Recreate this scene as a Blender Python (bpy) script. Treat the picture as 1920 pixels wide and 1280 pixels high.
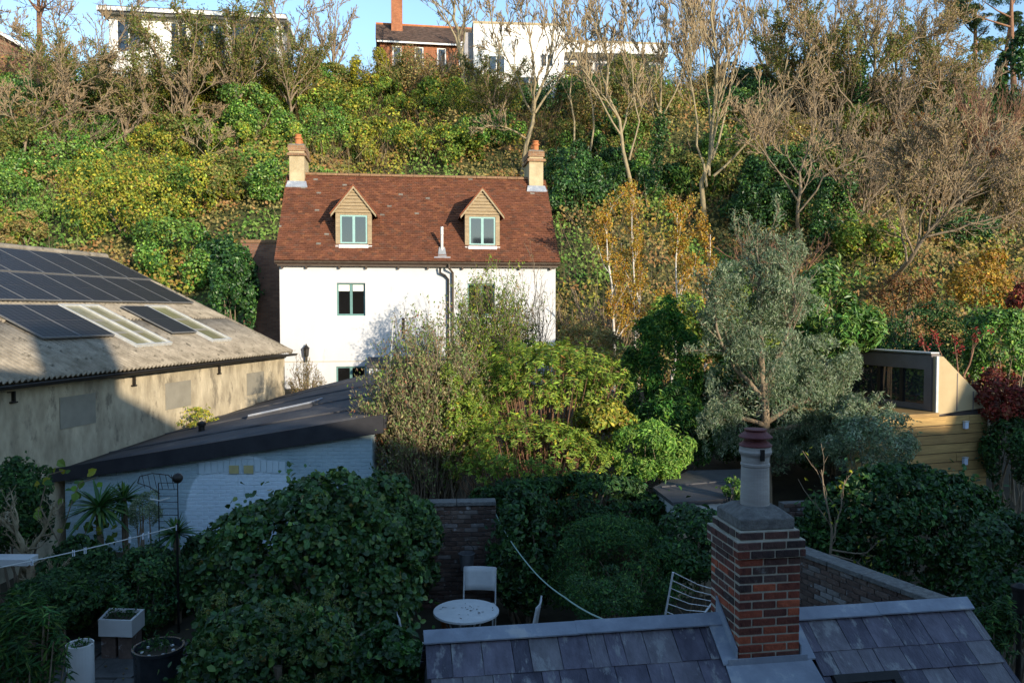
import bpy, math, random
import numpy as np
from mathutils import Vector, Matrix

for _o in list(bpy.data.objects):
    bpy.data.objects.remove(_o, do_unlink=True)
scene = bpy.context.scene
COL = scene.collection
rng = np.random.default_rng(7)
random.seed(7)
R = math.radians

# ------------------------------------------------------------------ camera
FPX = 1540.0
PITCH = math.atan(57 / FPX)
cam_data = bpy.data.cameras.new("camera")
cam = bpy.data.objects.new("camera", cam_data)
COL.objects.link(cam)
cam.location = (0, 0, 5.0)
cam.rotation_euler = (math.pi / 2 - PITCH, 0, 0)
cam_data.sensor_width = 36
cam_data.lens = FPX / 1920 * 36
cam_data.clip_start = 0.05
cam_data.clip_end = 6000
scene.camera = cam

# ------------------------------------------------------------------ sky, sun, exposure
SUN_EL = R(12.0)
LX = -0.72                                  # light drifts this far left for each metre it travels forward
SUN_FROM = Vector((-LX, -1.0, math.hypot(1, LX) * math.tan(SUN_EL))).normalized()   # towards the sun
world = bpy.data.worlds.new("World")
scene.world = world
world.use_nodes = True
nt = world.node_tree
sky = nt.nodes.new("ShaderNodeTexSky")
sky.sky_type = 'NISHITA'
sky.sun_disc = False
sky.sun_elevation = SUN_EL
sky.sun_rotation = math.atan2(SUN_FROM.x, SUN_FROM.y)
sky.air_density = 1.0
sky.dust_density = 0.15
sky.ozone_density = 2.2
nt.links.new(sky.outputs[0], nt.nodes["Background"].inputs[0])
nt.nodes["Background"].inputs[1].default_value = 0.15
sun_data = bpy.data.lights.new("sun", 'SUN')
sun_data.energy = 3.0
sun_data.angle = R(0.6)
sun_data.color = (1.0, 0.87, 0.68)
sun = bpy.data.objects.new("sun", sun_data)
COL.objects.link(sun)
sun.rotation_euler = SUN_FROM.to_track_quat('Z', 'Y').to_euler()
sun.location = (20, -30, 30)
vs = scene.view_settings
vs.view_transform = 'Standard'
vs.look = 'None'
vs.exposure = 1.2
vs.gamma = 1.0
vs.use_curve_mapping = False
scene.render.engine = 'CYCLES'
scene.cycles.max_bounces = 6
scene.cycles.transparent_max_bounces = 4

# ------------------------------------------------------------------ helpers
def ray(px, py):
    dx = (px - 960) / FPX
    dz = (640 - py) / FPX
    v = np.array([dx, math.cos(PITCH) + dz * math.sin(PITCH), -math.sin(PITCH) + dz * math.cos(PITCH)])
    return v / v[1]

def at(px, py, Y):
    return np.array([0, 0, 5.0]) + ray(px, py) * Y

def vnoise(P, scale, seed=0, octaves=2):
    """smooth pseudo noise in about [-1, 1] for an (n,3) array"""
    rs = np.random.default_rng(1000 + seed)
    out = np.zeros(len(P)); amp = 1.0; tot = 0
    for o in range(octaves):
        k = rs.normal(size=(5, 3)); k /= np.linalg.norm(k, axis=1)[:, None]
        k *= (2 * math.pi / scale) * rs.uniform(.6, 1.5, (5, 1)) * 2 ** o
        ph = rs.uniform(0, 6.28, 5)
        out += amp * np.sin(P @ k.T + ph).mean(axis=1) * 1.9
        tot += amp; amp *= .5
    return out / tot

HY = [-300, 12.0, 15.5, 18, 22, 27, 32.0, 35, 60, 76, 130, 3000]
HZ = [0, 0.0, .03, .55, 1.4, 2.3, 2.6, 4.4, 21.3, 22.8, 23.2, 25]
def H(x, y):
    x = np.asarray(x, float); y = np.asarray(y, float)
    yy = y - np.clip(-x - 12, 0, 14) * .10
    z = np.interp(yy, HY, HZ)
    b = np.clip((yy - 33) / 6, 0, 1) * np.clip((90 - yy) / 20, 0, 1)
    z = z + b * (.5 * np.sin(x * .45 + yy * .3) + .4 * np.sin(x * .21 - yy * .5 + 1.3))
    z = z - np.clip((x - 14) / 14, 0, 1) * b * .8
    return z

def hill(px, py):
    """where the view through a pixel of the photograph meets the slope"""
    r = ray(px, py)
    t = np.arange(30, 110, .1)
    P = np.array([0, 0, 5.0]) + t[:, None] * r
    h = H(P[:, 0], P[:, 1])
    i = np.argmax(P[:, 2] <= h)
    if P[i, 2] > h[i] or P[i, 1] > 58:         # looks over the brow: stand on the brow
        i = int(np.argmin(abs(P[:, 1] - 57)))
    return np.array([P[i, 0], P[i, 1], h[i]])

def npmesh(name, V, F, tint=None, smooth=False):
    """V (n,3); F list of (m,k) arrays or python face lists; tint (n,3) per-vertex own colour"""
    me = bpy.data.meshes.new(name)
    V = np.asarray(V, np.float32)
    if not isinstance(F, list):
        F = [F]
    loops = []; totals = []
    for a in F:
        if isinstance(a, np.ndarray):
            loops.append(a.ravel()); totals.append(np.full(len(a), a.shape[1]))
        else:
            loops.append(np.array(a)); totals.append(np.array([len(a)]))
    loops = np.concatenate(loops).astype(np.int32); totals = np.concatenate(totals).astype(np.int32)
    starts = np.concatenate([[0], np.cumsum(totals)[:-1]]).astype(np.int32)
    me.vertices.add(len(V)); me.vertices.foreach_set("co", V.ravel())
    me.loops.add(len(loops)); me.loops.foreach_set("vertex_index", loops)
    me.polygons.add(len(totals)); me.polygons.foreach_set("loop_start", starts)
    me.polygons.foreach_set("loop_total", totals)
    me.polygons.foreach_set("use_smooth", np.full(len(totals), smooth, bool))
    me.update(calc_edges=True)
    if tint is not None:
        a = me.attributes.new("tint", 'FLOAT_COLOR', 'POINT')
        c = np.ones((len(V), 4), np.float32); c[:, :3] = tint
        a.data.foreach_set("color", c.ravel())
    return me

def link(name, me, material, parent=None, loc=None, rot=None, scale=None):
    o = bpy.data.objects.new(name, me)
    COL.objects.link(o)
    if material is not None and me is not None and len(me.materials) == 0:
        me.materials.append(material)
    if parent is not None:
        o.parent = parent
    if loc is not None: o.location = loc
    if rot is not None: o.rotation_euler = rot
    if scale is not None: o.scale = scale
    return o

def tag(o, label, cat, group=None):
    o["label"] = label; o["category"] = cat
    if group: o["group"] = group
    return o

def thing(name, label, cat, loc=(0, 0, 0), rz=0.0, group=None):
    o = bpy.data.objects.new(name, None)
    o.empty_display_size = .2
    COL.objects.link(o)
    o.location = tuple(float(c) for c in loc); o.rotation_euler = (0, 0, rz)
    return tag(o, label, cat, group)

class MB:
    """collects shapes and builds ONE mesh object"""
    def __init__(s):
        s.v = []; s.f = []; s.t = []
    def add(s, V, F, tint=None):
        b = len(s.v)
        s.v += [tuple(map(float, p)) for p in V]
        s.f += [[i + b for i in q] for q in F]
        s.t += [tint or (1, 1, 1)] * len(V)
        return s
    def box(s, x0, x1, y0, y1, z0, z1, M=None, tint=None):
        V = [(x, y, z) for z in (z0, z1) for y in (y0, y1) for x in (x0, x1)]
        if M is not None: V = [M @ Vector(p) for p in V]
        return s.add(V, [(0, 2, 3, 1), (4, 5, 7, 6), (0, 1, 5, 4), (2, 6, 7, 3), (0, 4, 6, 2), (1, 3, 7, 5)], tint)
    def prism(s, pts, d, tint=None):
        """pts: 3D polygon, d: extrusion vector"""
        n = len(pts); d = np.asarray(d, float)
        V = [np.asarray(p, float) for p in pts]; V = V + [p + d for p in V]
        F = [list(range(n))[::-1], list(range(n, 2 * n))] + [(i, (i + 1) % n, n + (i + 1) % n, n + i) for i in range(n)]
        return s.add(V, F, tint)
    def tube(s, pts, r, n=6, cap=True):
        V, F = tube_np(np.array(pts, float), np.broadcast_to(np.array(r, float), (len(pts),)), n)
        F = [list(map(int, q)) for q in F]
        if cap:
            m = len(pts)
            F.append(list(range(n))[::-1]); F.append(list(range((m - 1) * n, m * n)))
        return s.add(V, F)
    def lathe(s, prof, n=20, c=(0, 0, 0), cap=True):
        V = []; F = []
        for r, z in prof:
            for k in range(n):
                a = 2 * math.pi * k / n
                V.append((c[0] + r * math.cos(a), c[1] + r * math.sin(a), c[2] + z))
        for i in range(len(prof) - 1):
            for k in range(n):
                F.append((i * n + k, i * n + (k + 1) % n, (i + 1) * n + (k + 1) % n, (i + 1) * n + k))
        if cap:
            F.append(list(range(n))[::-1]); F.append([(len(prof) - 1) * n + k for k in range(n)])
        return s.add(V, F)
    def mesh(s, name, smooth=False, tint=False):
        return npmesh(name, np.array(s.v), [list(q) for q in s.f], np.array(s.t) if tint else None, smooth)
    def build(s, name, material, parent=None, smooth=False, tint=False, bevel=0, **k):
        o = link(name, s.mesh(name, smooth, tint), material, parent, **k)
        if bevel:
            m = o.modifiers.new("bevel", 'BEVEL'); m.width = bevel; m.segments = 2; m.limit_method = 'ANGLE'
        return o

def tube_np(P, r, n=5):
    m = len(P)
    T = np.empty_like(P); T[1:-1] = P[2:] - P[:-2]; T[0] = P[1] - P[0]; T[-1] = P[-1] - P[-2]
    T /= np.linalg.norm(T, axis=1)[:, None] + 1e-9
    ref = np.array([0, 0, 1.0]) if abs(T[:, 2]).mean() < .8 else np.array([1.0, 0.2, 0])
    A = np.cross(T, ref); A /= np.linalg.norm(A, axis=1)[:, None] + 1e-9
    B = np.cross(T, A)
    a = np.arange(n) * 2 * math.pi / n
    V = P[:, None] + r[:, None, None] * (A[:, None] * np.cos(a)[None, :, None] + B[:, None] * np.sin(a)[None, :, None])
    i = np.arange(m - 1)[:, None] * n; k = np.arange(n)[None, :]; k2 = (k + 1) % n
    F = np.stack([i + k, i + k2, i + n + k2, i + n + k], -1).reshape(-1, 4)
    return V.reshape(-1, 3), F

# ------------------------------------------------------------------ materials
def nodes(name):
    m = bpy.data.materials.new(name); m.use_nodes = True
    t = m.node_tree; b = t.nodes["Principled BSDF"]
    return m, t, b
def N(t, kind, **k):
    n = t.nodes.new(kind)
    for a, v in k.items():
        if a.startswith("i_"): n.inputs[a[2:].replace("_", " ")].default_value = v
        else: setattr(n, a, v)
    return n
def ramp(t, fac, stops):
    r = t.nodes.new("ShaderNodeValToRGB"); e = r.color_ramp.elements
    while len(e) < len(stops): e.new(.5)
    for i, (p, c) in enumerate(stops):
        e[i].position = p; e[i].color = (*c, 1)
    t.links.new(fac, r.inputs[0]); return r.outputs[0]
def mix(t, fac, a, b, mode='MIX'):
    n = t.nodes.new("ShaderNodeMix"); n.data_type = 'RGBA'; n.blend_type = mode
    for s, v in ((0, fac), (6, a), (7, b)):
        if hasattr(v, "links"): t.links.new(v, n.inputs[s])
        else: n.inputs[s].default_value = v if s == 0 else (*v, 1)
    return n.outputs[2]
def noise(t, scale, detail=4, rough=.6, stretch=None, coord='Object', off=False):
    tc = t.nodes.new("ShaderNodeTexCoord"); out = tc.outputs[coord]
    if off:                                   # each piece cut from a different part of the pattern
        oi = t.nodes.new("ShaderNodeObjectInfo"); ml = t.nodes.new("ShaderNodeMath"); ml.operation = 'MULTIPLY'; ml.inputs[1].default_value = 57.0
        t.links.new(oi.outputs["Random"], ml.inputs[0]); va = t.nodes.new("ShaderNodeVectorMath")
        t.links.new(out, va.inputs[0]); t.links.new(ml.outputs[0], va.inputs[1]); out = va.outputs[0]
    if stretch:
        mp = t.nodes.new("ShaderNodeMapping"); mp.inputs["Scale"].default_value = stretch
        t.links.new(out, mp.inputs[0]); out = mp.outputs[0]
    n = t.nodes.new("ShaderNodeTexNoise"); n.inputs["Scale"].default_value = scale
    n.inputs["Detail"].default_value = detail; n.inputs["Roughness"].default_value = rough
    t.links.new(out, n.inputs[0]); return n.outputs[0]
def bump(t, b, h, strength, dist=.02):
    n = t.nodes.new("ShaderNodeBump"); n.inputs["Strength"].default_value = strength
    n.inputs["Distance"].default_value = dist
    t.links.new(h, n.inputs["Height"]); t.links.new(n.outputs[0], b.inputs["Normal"])

def surf(name, c1, c2, scale=6, rough=.85, bmp=.3, bscale=None, metal=0, spec=.3, stretch=None, tint=False, rnd=None, c3=None, c3scale=2.5, c3lo=.58, bdist=.02):
    """noise-mottled surface; tint = multiply by own per-piece colour; rnd = per-object colour ramp; c3 = stains of their own shape"""
    m, t, b = nodes(name)
    off = rnd is not None
    f = noise(t, scale, 6, .65, stretch, off=off)
    col = ramp(t, f, [(.3, c1), (.7, c2)])
    if rnd:
        oi = t.nodes.new("ShaderNodeObjectInfo")
        col = mix(t, .75, col, ramp(t, oi.outputs["Random"], rnd))
        col = mix(t, .6, col, ramp(t, f, [(.3, (.45, .45, .45)), (.7, (1.3, 1.3, 1.3))]), 'MULTIPLY')
    if tint:
        a = N(t, "ShaderNodeAttribute", attribute_name="tint")
        col = mix(t, 1.0, col, a.outputs["Color"], 'MULTIPLY')
    if c3:
        g = noise(t, c3scale, 5, .7, stretch, off=off)
        k = ramp(t, g, [(c3lo, (0, 0, 0)), (c3lo + .1, (1, 1, 1))])
        col = mix(t, k, col, c3)
    t.links.new(col, b.inputs["Base Color"])
    b.inputs["Roughness"].default_value = rough
    b.inputs["Metallic"].default_value = metal
    b.inputs["Specular IOR Level"].default_value = spec
    if bmp: bump(t, b, noise(t, bscale or scale * 4, 4, .6, stretch), bmp, bdist)
    return m

def leafmat(name, rough=.55, spec=.35, trans=.28):
    m, t, b = nodes(name)
    a = N(t, "ShaderNodeAttribute", attribute_name="tint")
    t.links.new(a.outputs["Color"], b.inputs["Base Color"])
    b.inputs["Roughness"].default_value = rough
    b.inputs["Specular IOR Level"].default_value = spec
    tr = t.nodes.new("ShaderNodeBsdfTranslucent")
    t.links.new(mix(t, 1.0, a.outputs["Color"], (1.3, 1.4, .7), 'MULTIPLY'), tr.inputs[0])
    ms = t.nodes.new("ShaderNodeMixShader"); ms.inputs[0].default_value = trans
    t.links.new(b.outputs[0], ms.inputs[1]); t.links.new(tr.outputs[0], ms.inputs[2])
    t.links.new(ms.outputs[0], t.nodes["Material Output"].inputs[0])
    return m

def glass(name, col=(.02, .025, .03), rough=.04):
    m, t, b = nodes(name)
    b.inputs["Base Color"].default_value = (*col, 1)
    b.inputs["Roughness"].default_value = rough
    b.inputs["Specular IOR Level"].default_value = .9
    b.inputs["Coat Weight"].default_value = .6
    b.inputs["Coat Roughness"].default_value = .02
    bump(t, b, noise(t, 1.2, 1), .04, .01)
    return m

def brickmat(name, c1, c2, mortar, scale=1.0, bw=.225, bh=.075):
    m, t, b = nodes(name)
    tc = t.nodes.new("ShaderNodeTexCoord"); sep = t.nodes.new("ShaderNodeSeparateXYZ"); cmb = t.nodes.new("ShaderNodeCombineXYZ")
    t.links.new(tc.outputs["Object"], sep.inputs[0])
    ad = t.nodes.new("ShaderNodeMath"); t.links.new(sep.outputs[0], ad.inputs[0]); t.links.new(sep.outputs[1], ad.inputs[1])
    t.links.new(ad.outputs[0], cmb.inputs[0]); t.links.new(sep.outputs[2], cmb.inputs[1])
    br = t.nodes.new("ShaderNodeTexBrick")
    br.inputs["Scale"].default_value = scale; br.inputs["Brick Width"].default_value = bw; br.inputs["Row Height"].default_value = bh
    br.inputs["Mortar Size"].default_value = .008; br.inputs["Color1"].default_value = (*c1, 1); br.inputs["Color2"].default_value = (*c2, 1)
    br.inputs["Mortar"].default_value = (*mortar, 1)
    t.links.new(cmb.outputs[0], br.inputs[0])
    col = mix(t, .6, br.outputs["Color"], ramp(t, noise(t, 2.0, 6, .7), [(.3, (.5, .5, .5)), (.7, (1.25, 1.25, 1.25))]), 'MULTIPLY')
    t.links.new(col, b.inputs["Base Color"]); b.inputs["Roughness"].default_value = .9
    inv = t.nodes.new("ShaderNodeMath"); inv.operation = 'SUBTRACT'; inv.inputs[0].default_value = 1
    t.links.new(br.outputs["Fac"], inv.inputs[1]); bump(t, b, inv.outputs[0], .5, .01)
    return m

M = {}
M['leaf'] = leafmat('leaf')
M['leaf_gloss'] = leafmat('leaf_glossy', .42, .38, .15)
M['scrub_ground'] = surf('scrub_ground', (.035, .05, .014), (.10, .10, .032), 1.4, .95, .8, 7, c3=(.09, .065, .035), c3scale=.5, c3lo=.55, bdist=.2)
M['soil'] = surf('soil', (.035, .028, .018), (.075, .06, .035), 1.5, .95, .6)
M['bark_pale'] = surf('bark_pale', (.20, .16, .095), (.38, .31, .19), 5, .9, .5, stretch=(2, 2, .6), c3=(.10, .11, .06), c3scale=1.5)
M['bark'] = surf('bark', (.14, .105, .07), (.30, .23, .155), 6, .9, .5, stretch=(2, 2, .6))
M['bark_red'] = surf('bark_red', (.15, .075, .045), (.30, .165, .10), 6, .9, .4)
M['twig_gold'] = surf('golden_twig', (.21, .15, .085), (.39, .285, .165), 4, .85, 0)
M['bark_birch'] = surf('bark_birch', (.45, .40, .34), (.65, .60, .52), 4, .8, .3, c3=(.06, .05, .04), c3scale=6)
M['render_white'] = surf('render_white', (.50, .50, .505), (.56, .56, .565), 1.2, .85, .12, 25, c3=(.44, .43, .41), c3scale=2.2, c3lo=.63, stretch=(1, 1, .22))
M['tile'] = surf('clay_tile', (.72, .72, .72), (1.1, 1.1, 1.1), 3, .9, .4, 40, tint=True, c3=(.12, .075, .05), c3scale=1.1, c3lo=.64)
M['ridge_tile'] = surf('ridge_tile', (.16, .09, .05), (.30, .17, .09), 5, .9, .4)
M['oak'] = surf('weathered_oak', (.22, .16, .10), (.40, .31, .19), 5, .8, .35, stretch=(1, 1, 6))
M['oak_board'] = surf('oak_board', (.24, .17, .10), (.38, .29, .17), 5, .8, .35, stretch=(1, 3, 9))
M['window_green'] = surf('window_green', (.10, .20, .19), (.13, .25, .23), 8, .5, .05)
M['glass'] = glass('window_glass')
M['glass_grey'] = glass('grey_glass', (.05, .06, .062))
M['glass_dark'] = glass('dark_glass', (.008, .008, .008))
M['blind'] = surf('roller_blind', (.7, .68, .62), (.75, .73, .68), 3, .8, 0)
M['black_metal'] = surf('black_metal', (.018, .016, .014), (.035, .03, .026), 8, .45, .1, metal=.3)
M['brown_pipe'] = surf('brown_pipe', (.06, .042, .03), (.10, .075, .055), 8, .5, .1)
M['zinc'] = surf('zinc_flue', (.42, .41, .38), (.62, .6, .56), 6, .45, .1, metal=.6)
M['lead'] = surf('lead', (.20, .22, .26), (.33, .36, .41), 3, .6, .3, 12, c3=(.42, .42, .42), c3scale=3, c3lo=.56)
M['stone_render'] = surf('stone_render', (.34, .27, .16), (.50, .41, .26), 3, .9, .4)
M['terracotta'] = surf('terracotta', (.36, .12, .04), (.52, .20, .08), 4, .8, .2)
M['brick_stack'] = brickmat('stack_brick', (.20, .10, .05), (.30, .16, .08), (.30, .24, .16))
M['brick_old'] = brickmat('old_brick', (.17, .075, .045), (.26, .12, .07), (.16, .13, .10))
M['brick_red'] = brickmat('red_brick', (.30, .09, .035), (.40, .13, .05), (.30, .20, .12))
M['cement_wall'] = surf('cement_wall', (.26, .215, .145), (.56, .475, .33), 2.6, .95, .8, 14, c3=(.22, .185, .13), c3scale=3.0, c3lo=.55, stretch=(1, 1, .45))
M['cement_patch'] = surf('cement_patch', (.22, .20, .155), (.28, .255, .20), 3, .9, .15, 20)
M['asbestos'] = surf('fibre_cement', (.16, .135, .10), (.36, .31, .24), 2.6, .95, .5, 25, c3=(.11, .095, .07), c3scale=4, c3lo=.56)
M['panel'] = surf('solar_cell', (.009, .008, .008), (.016, .014, .014), 3, .4, 0, spec=.22)
M['panel_frame'] = surf('panel_frame', (.15, .145, .14), (.21, .205, .2), 8, .5, 0, metal=.3)
M['alu'] = surf('aluminium_bar', (.46, .46, .44), (.60, .60, .57), 8, .5, .1, metal=.2)
M['rooflight_glass'] = surf('rooflight_glass', (.20, .18, .10), (.30, .27, .15), 2, .12, 0, spec=.8)
M['felt'] = surf('roof_felt', (.045, .045, .05), (.10, .095, .095), 1.2, .85, .3, 30, c3=(.14, .125, .11), c3scale=1.2, c3lo=.6)
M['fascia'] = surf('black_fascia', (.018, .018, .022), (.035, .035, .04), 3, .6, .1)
M['pale_blue'] = surf('pale_blue_paint', (.42, .54, .60), (.55, .66, .71), 1.1, .75, .15, 20, tint=True, c3=(.38, .46, .50), c3scale=1.6, c3lo=.64)
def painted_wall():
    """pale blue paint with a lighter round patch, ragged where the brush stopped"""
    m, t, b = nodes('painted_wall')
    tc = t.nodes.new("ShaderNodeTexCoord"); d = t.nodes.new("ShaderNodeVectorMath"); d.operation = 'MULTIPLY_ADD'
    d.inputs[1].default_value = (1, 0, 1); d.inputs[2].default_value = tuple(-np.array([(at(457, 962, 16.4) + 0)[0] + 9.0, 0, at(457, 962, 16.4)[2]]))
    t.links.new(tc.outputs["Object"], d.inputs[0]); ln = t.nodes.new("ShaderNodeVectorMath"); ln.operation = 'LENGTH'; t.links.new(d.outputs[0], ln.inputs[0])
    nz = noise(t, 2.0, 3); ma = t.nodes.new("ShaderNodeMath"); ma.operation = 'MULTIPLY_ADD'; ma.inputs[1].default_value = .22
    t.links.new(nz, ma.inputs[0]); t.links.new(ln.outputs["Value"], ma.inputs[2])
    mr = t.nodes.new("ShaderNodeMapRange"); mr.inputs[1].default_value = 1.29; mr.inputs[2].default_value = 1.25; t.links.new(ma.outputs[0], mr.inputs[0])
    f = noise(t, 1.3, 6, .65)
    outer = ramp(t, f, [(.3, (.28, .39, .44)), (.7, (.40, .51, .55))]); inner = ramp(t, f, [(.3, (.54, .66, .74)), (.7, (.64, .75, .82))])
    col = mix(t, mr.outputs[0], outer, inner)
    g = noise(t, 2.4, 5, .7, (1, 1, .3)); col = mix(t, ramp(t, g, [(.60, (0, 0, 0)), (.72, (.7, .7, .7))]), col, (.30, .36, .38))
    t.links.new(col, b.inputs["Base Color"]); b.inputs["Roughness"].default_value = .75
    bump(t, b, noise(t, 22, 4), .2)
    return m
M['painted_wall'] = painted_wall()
M['slate'] = surf('slate', (.06, .06, .075), (.19, .185, .205), 4, .65, .5, 18, stretch=(.5, 1.0, 1), rnd=[(0, (.07, .062, .085)), (.35, (.115, .10, .135)), (.7, (.165, .145, .18)), (1, (.22, .20, .20))], c3=(.27, .265, .26), c3scale=3.6, c3lo=.55)
M['slate_under'] = surf('roof_underlay', (.02, .02, .022), (.04, .04, .042), 4, .9, .1)
M['brick'] = surf('stack_brick_single', (.20, .05, .03), (.42, .12, .06), 12, .9, .5, 45, rnd=[(0, (.05, .03, .03)), (.3, (.10, .035, .028)), (.55, (.27, .06, .034)), (.85, (.46, .11, .05)), (1, (.16, .045, .035))], c3=(.06, .045, .045), c3scale=9, c3lo=.66)
M['brick_sooty'] = surf('sooty_brick', (.06, .035, .03), (.16, .07, .05), 12, .95, .6, 45, rnd=[(0, (.035, .03, .03)), (.5, (.08, .05, .045)), (.8, (.17, .06, .045)), (1, (.10, .08, .07))], c3=(.20, .19, .17), c3scale=7, c3lo=.62)
M['brick_garden'] = surf('garden_brick', (.10, .065, .05), (.20, .13, .10), 9, .95, .5, 40, rnd=[(0, (.09, .06, .05)), (.5, (.16, .10, .075)), (.8, (.20, .15, .12)), (1, (.34, .32, .30))], c3=(.42, .41, .4), c3scale=6, c3lo=.60)
M['mortar'] = surf('mortar', (.34, .30, .23), (.50, .45, .35), 10, .95, .5)
M['mortar_dark'] = surf('mortar_dark', (.10, .095, .085), (.18, .165, .15), 10, .95, .5)
M['cap_mortar'] = surf('flaunching', (.10, .095, .09), (.22, .21, .19), 14, .95, .8, 40)
M['pot_buff'] = surf('buff_chimney_pot', (.30, .27, .24), (.44, .40, .36), 5, .85, .2, stretch=(.6, .6, 3), c3=(.20, .19, .17), c3scale=4, c3lo=.62)
M['cowl_red'] = surf('red_cowl', (.11, .035, .035), (.165, .055, .05), 5, .6, .15)
M['white_metal'] = surf('white_metal', (.55, .55, .54), (.66, .66, .64), 6, .5, .1, c3=(.25, .16, .10), c3scale=9, c3lo=.66)
M['white_glaze'] = surf('white_glaze', (.62, .60, .56), (.74, .72, .68), 3, .3, .05, c3=(.35, .30, .22), c3scale=4, c3lo=.64)
M['dark_pot'] = surf('dark_glazed_pot', (.02, .022, .025), (.045, .05, .055), 4, .25, .1)
M['paving'] = surf('garden_paving', (.06, .058, .055), (.13, .125, .115), 3, .9, .5, 20)
M['bucket'] = surf('grey_bucket', (.16, .16, .165), (.24, .24, .24), 5, .5, .1, metal=.4)
M['rope'] = surf('rope', (.55, .54, .50), (.66, .65, .6), 20, .9, 0)
M['rope_green'] = surf('green_line', (.30, .42, .34), (.38, .50, .42), 20, .8, 0)
M['peg'] = surf('peg_plastic', (.60, .64, .70), (.72, .75, .80), 5, .5, 0)
M['timber'] = surf('cedar_board', (.34, .20, .065), (.52, .33, .11), 3, .7, .35, 12, stretch=(.5, .5, 6), rnd=[(0, (.30, .18, .07)), (.5, (.42, .27, .10)), (1, (.52, .36, .15))])
M['anthracite'] = surf('anthracite_cladding', (.12, .10, .092), (.16, .135, .125), 3, .6, .05)
M['tan_panel'] = surf('tan_panel', (.40, .30, .16), (.47, .36, .20), 2, .6, .08)
M['white_paint'] = surf('white_paint', (.72, .71, .68), (.8, .79, .77), 2, .7, .1)
M['dark_tile'] = surf('dark_roof_tile', (.07, .045, .035), (.12, .08, .06), 6, .9, .5, 30)
M['shade_panel'] = surf('grey_shade_panel', (.30, .29, .31), (.38, .37, .39), 2, .7, .1)  # grey panels; also the painted shade on the modern house's left face
M['vinyl_bar'] = surf('steel_post', (.10, .09, .085), (.16, .15, .14), 4, .5, 0)
M['yellow_vent'] = surf('ochre_vent', (.42, .36, .16), (.52, .45, .22), 8, .8, .1)
M['lamp_glass'] = surf('frosted_lens', (.55, .62, .75), (.62, .7, .8), 6, .4, 0)

# ------------------------------------------------------------------ foliage
def leaf_mesh(P, Nn, size, aspect=.5, shape='diamond', fold=.18, dirs=None):
    """leaf blades at P facing Nn; returns verts, tri faces, verts-per-leaf"""
    n = len(P)
    t = rng.normal(size=(n, 3)) if dirs is None else dirs + rng.normal(size=(n, 3)) * .25
    Nn = Nn / (np.linalg.norm(Nn, axis=1)[:, None] + 1e-9)
    t = t - (t * Nn).sum(1)[:, None] * Nn
    t /= np.linalg.norm(t, axis=1)[:, None] + 1e-9
    b = np.cross(Nn, t)
    L = (size * rng.uniform(.65, 1.3, n))[:, None]; W = L * aspect * .5
    k = fold * L
    if shape == 'diamond':
        V = np.stack([P - t * L * .5, P + b * W + Nn * k * .6, P + t * L * .5, P - b * W + Nn * k * .6], 1)
        F = np.array([[0, 1, 2], [0, 2, 3]]); m = 4
    else:
        V = np.stack([P - t * L * .5, P - t * L * .18 + b * W + Nn * k * .5, P + t * L * .22 + b * W * .8 + Nn * k * .5, P + t * L * .55 - Nn * k * .4,
                      P + t * L * .22 - b * W * .8 + Nn * k * .5, P - t * L * .18 - b * W + Nn * k * .5], 1)
        F = np.array([[0, 1, 2], [0, 2, 3], [0, 3, 4], [0, 4, 5]]); m = 6
    Fa = (np.arange(n)[:, None, None] * m + F[None]).reshape(-1, 3)
    return V.reshape(-1, 3), Fa, m

def pick(pal, n, jitter=.22):
    w = np.array([p[1] for p in pal], float); w /= w.sum()
    c = np.array([p[0] for p in pal], float)[rng.choice(len(pal), n, p=w)]
    return c * np.exp(rng.normal(size=(n, 1)) * jitter) * np.exp(rng.normal(size=(n, 3)) * .06)

def sphere_dirs(n):
    d = rng.normal(size=(n, 3)); return d / np.linalg.norm(d, axis=1)[:, None]

def crown_points(n, c, r, clumps=40, csize=.28, up=.25, hollow=.75, nr=.5, irr=.22):
    """points and normals spread over sub-clumps that sit on and in an ellipsoid"""
    r = np.array(r, float)
    if clumps >= 120:                        # even cover for the big mounds
        kk = np.arange(int(clumps * 1.15)) + .5; zz = 1 - 2 * kk / len(kk); th = kk * 2.399963 + rng.uniform(0, 6)
        cd = np.stack([np.sqrt(1 - zz * zz) * np.cos(th), np.sqrt(1 - zz * zz) * np.sin(th), zz], 1) + rng.normal(size=(len(kk), 3)) * .05
        cd = unit(cd); cd = cd[cd[:, 2] > -.75]
    else:
        cd = sphere_dirs(clumps * 3); cd = cd[cd[:, 2] > -.75][:clumps]
    cr = rng.uniform(hollow, 1.0, len(cd)) ** .7 * (1 + irr * vnoise(cd, 2.2, int(rng.integers(0, 9999)), 2))
    cc = cd * cr[:, None] * r * (1 - csize * .6)
    cs = csize * r.mean() * rng.uniform(.6, 1.35, len(cd))
    idx = rng.choice(len(cd), n, p=cs ** 2 / (cs ** 2).sum())
    d = sphere_dirs(n)
    d = d + cd[idx] * .55 + np.array([0, 0, up]); d /= np.linalg.norm(d, axis=1)[:, None]
    rad = cs[idx] * rng.uniform(.45, 1.08, n) ** .6
    stretch = r / r.mean()
    P = cc[idx] + d * rad[:, None] * np.clip(stretch, .7, 1.4)
    Nn = d + rng.normal(size=(n, 3)) * nr + np.array([.18, -.32, .3])
    return P + np.asarray(c), Nn, idx, len(cd)

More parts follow.
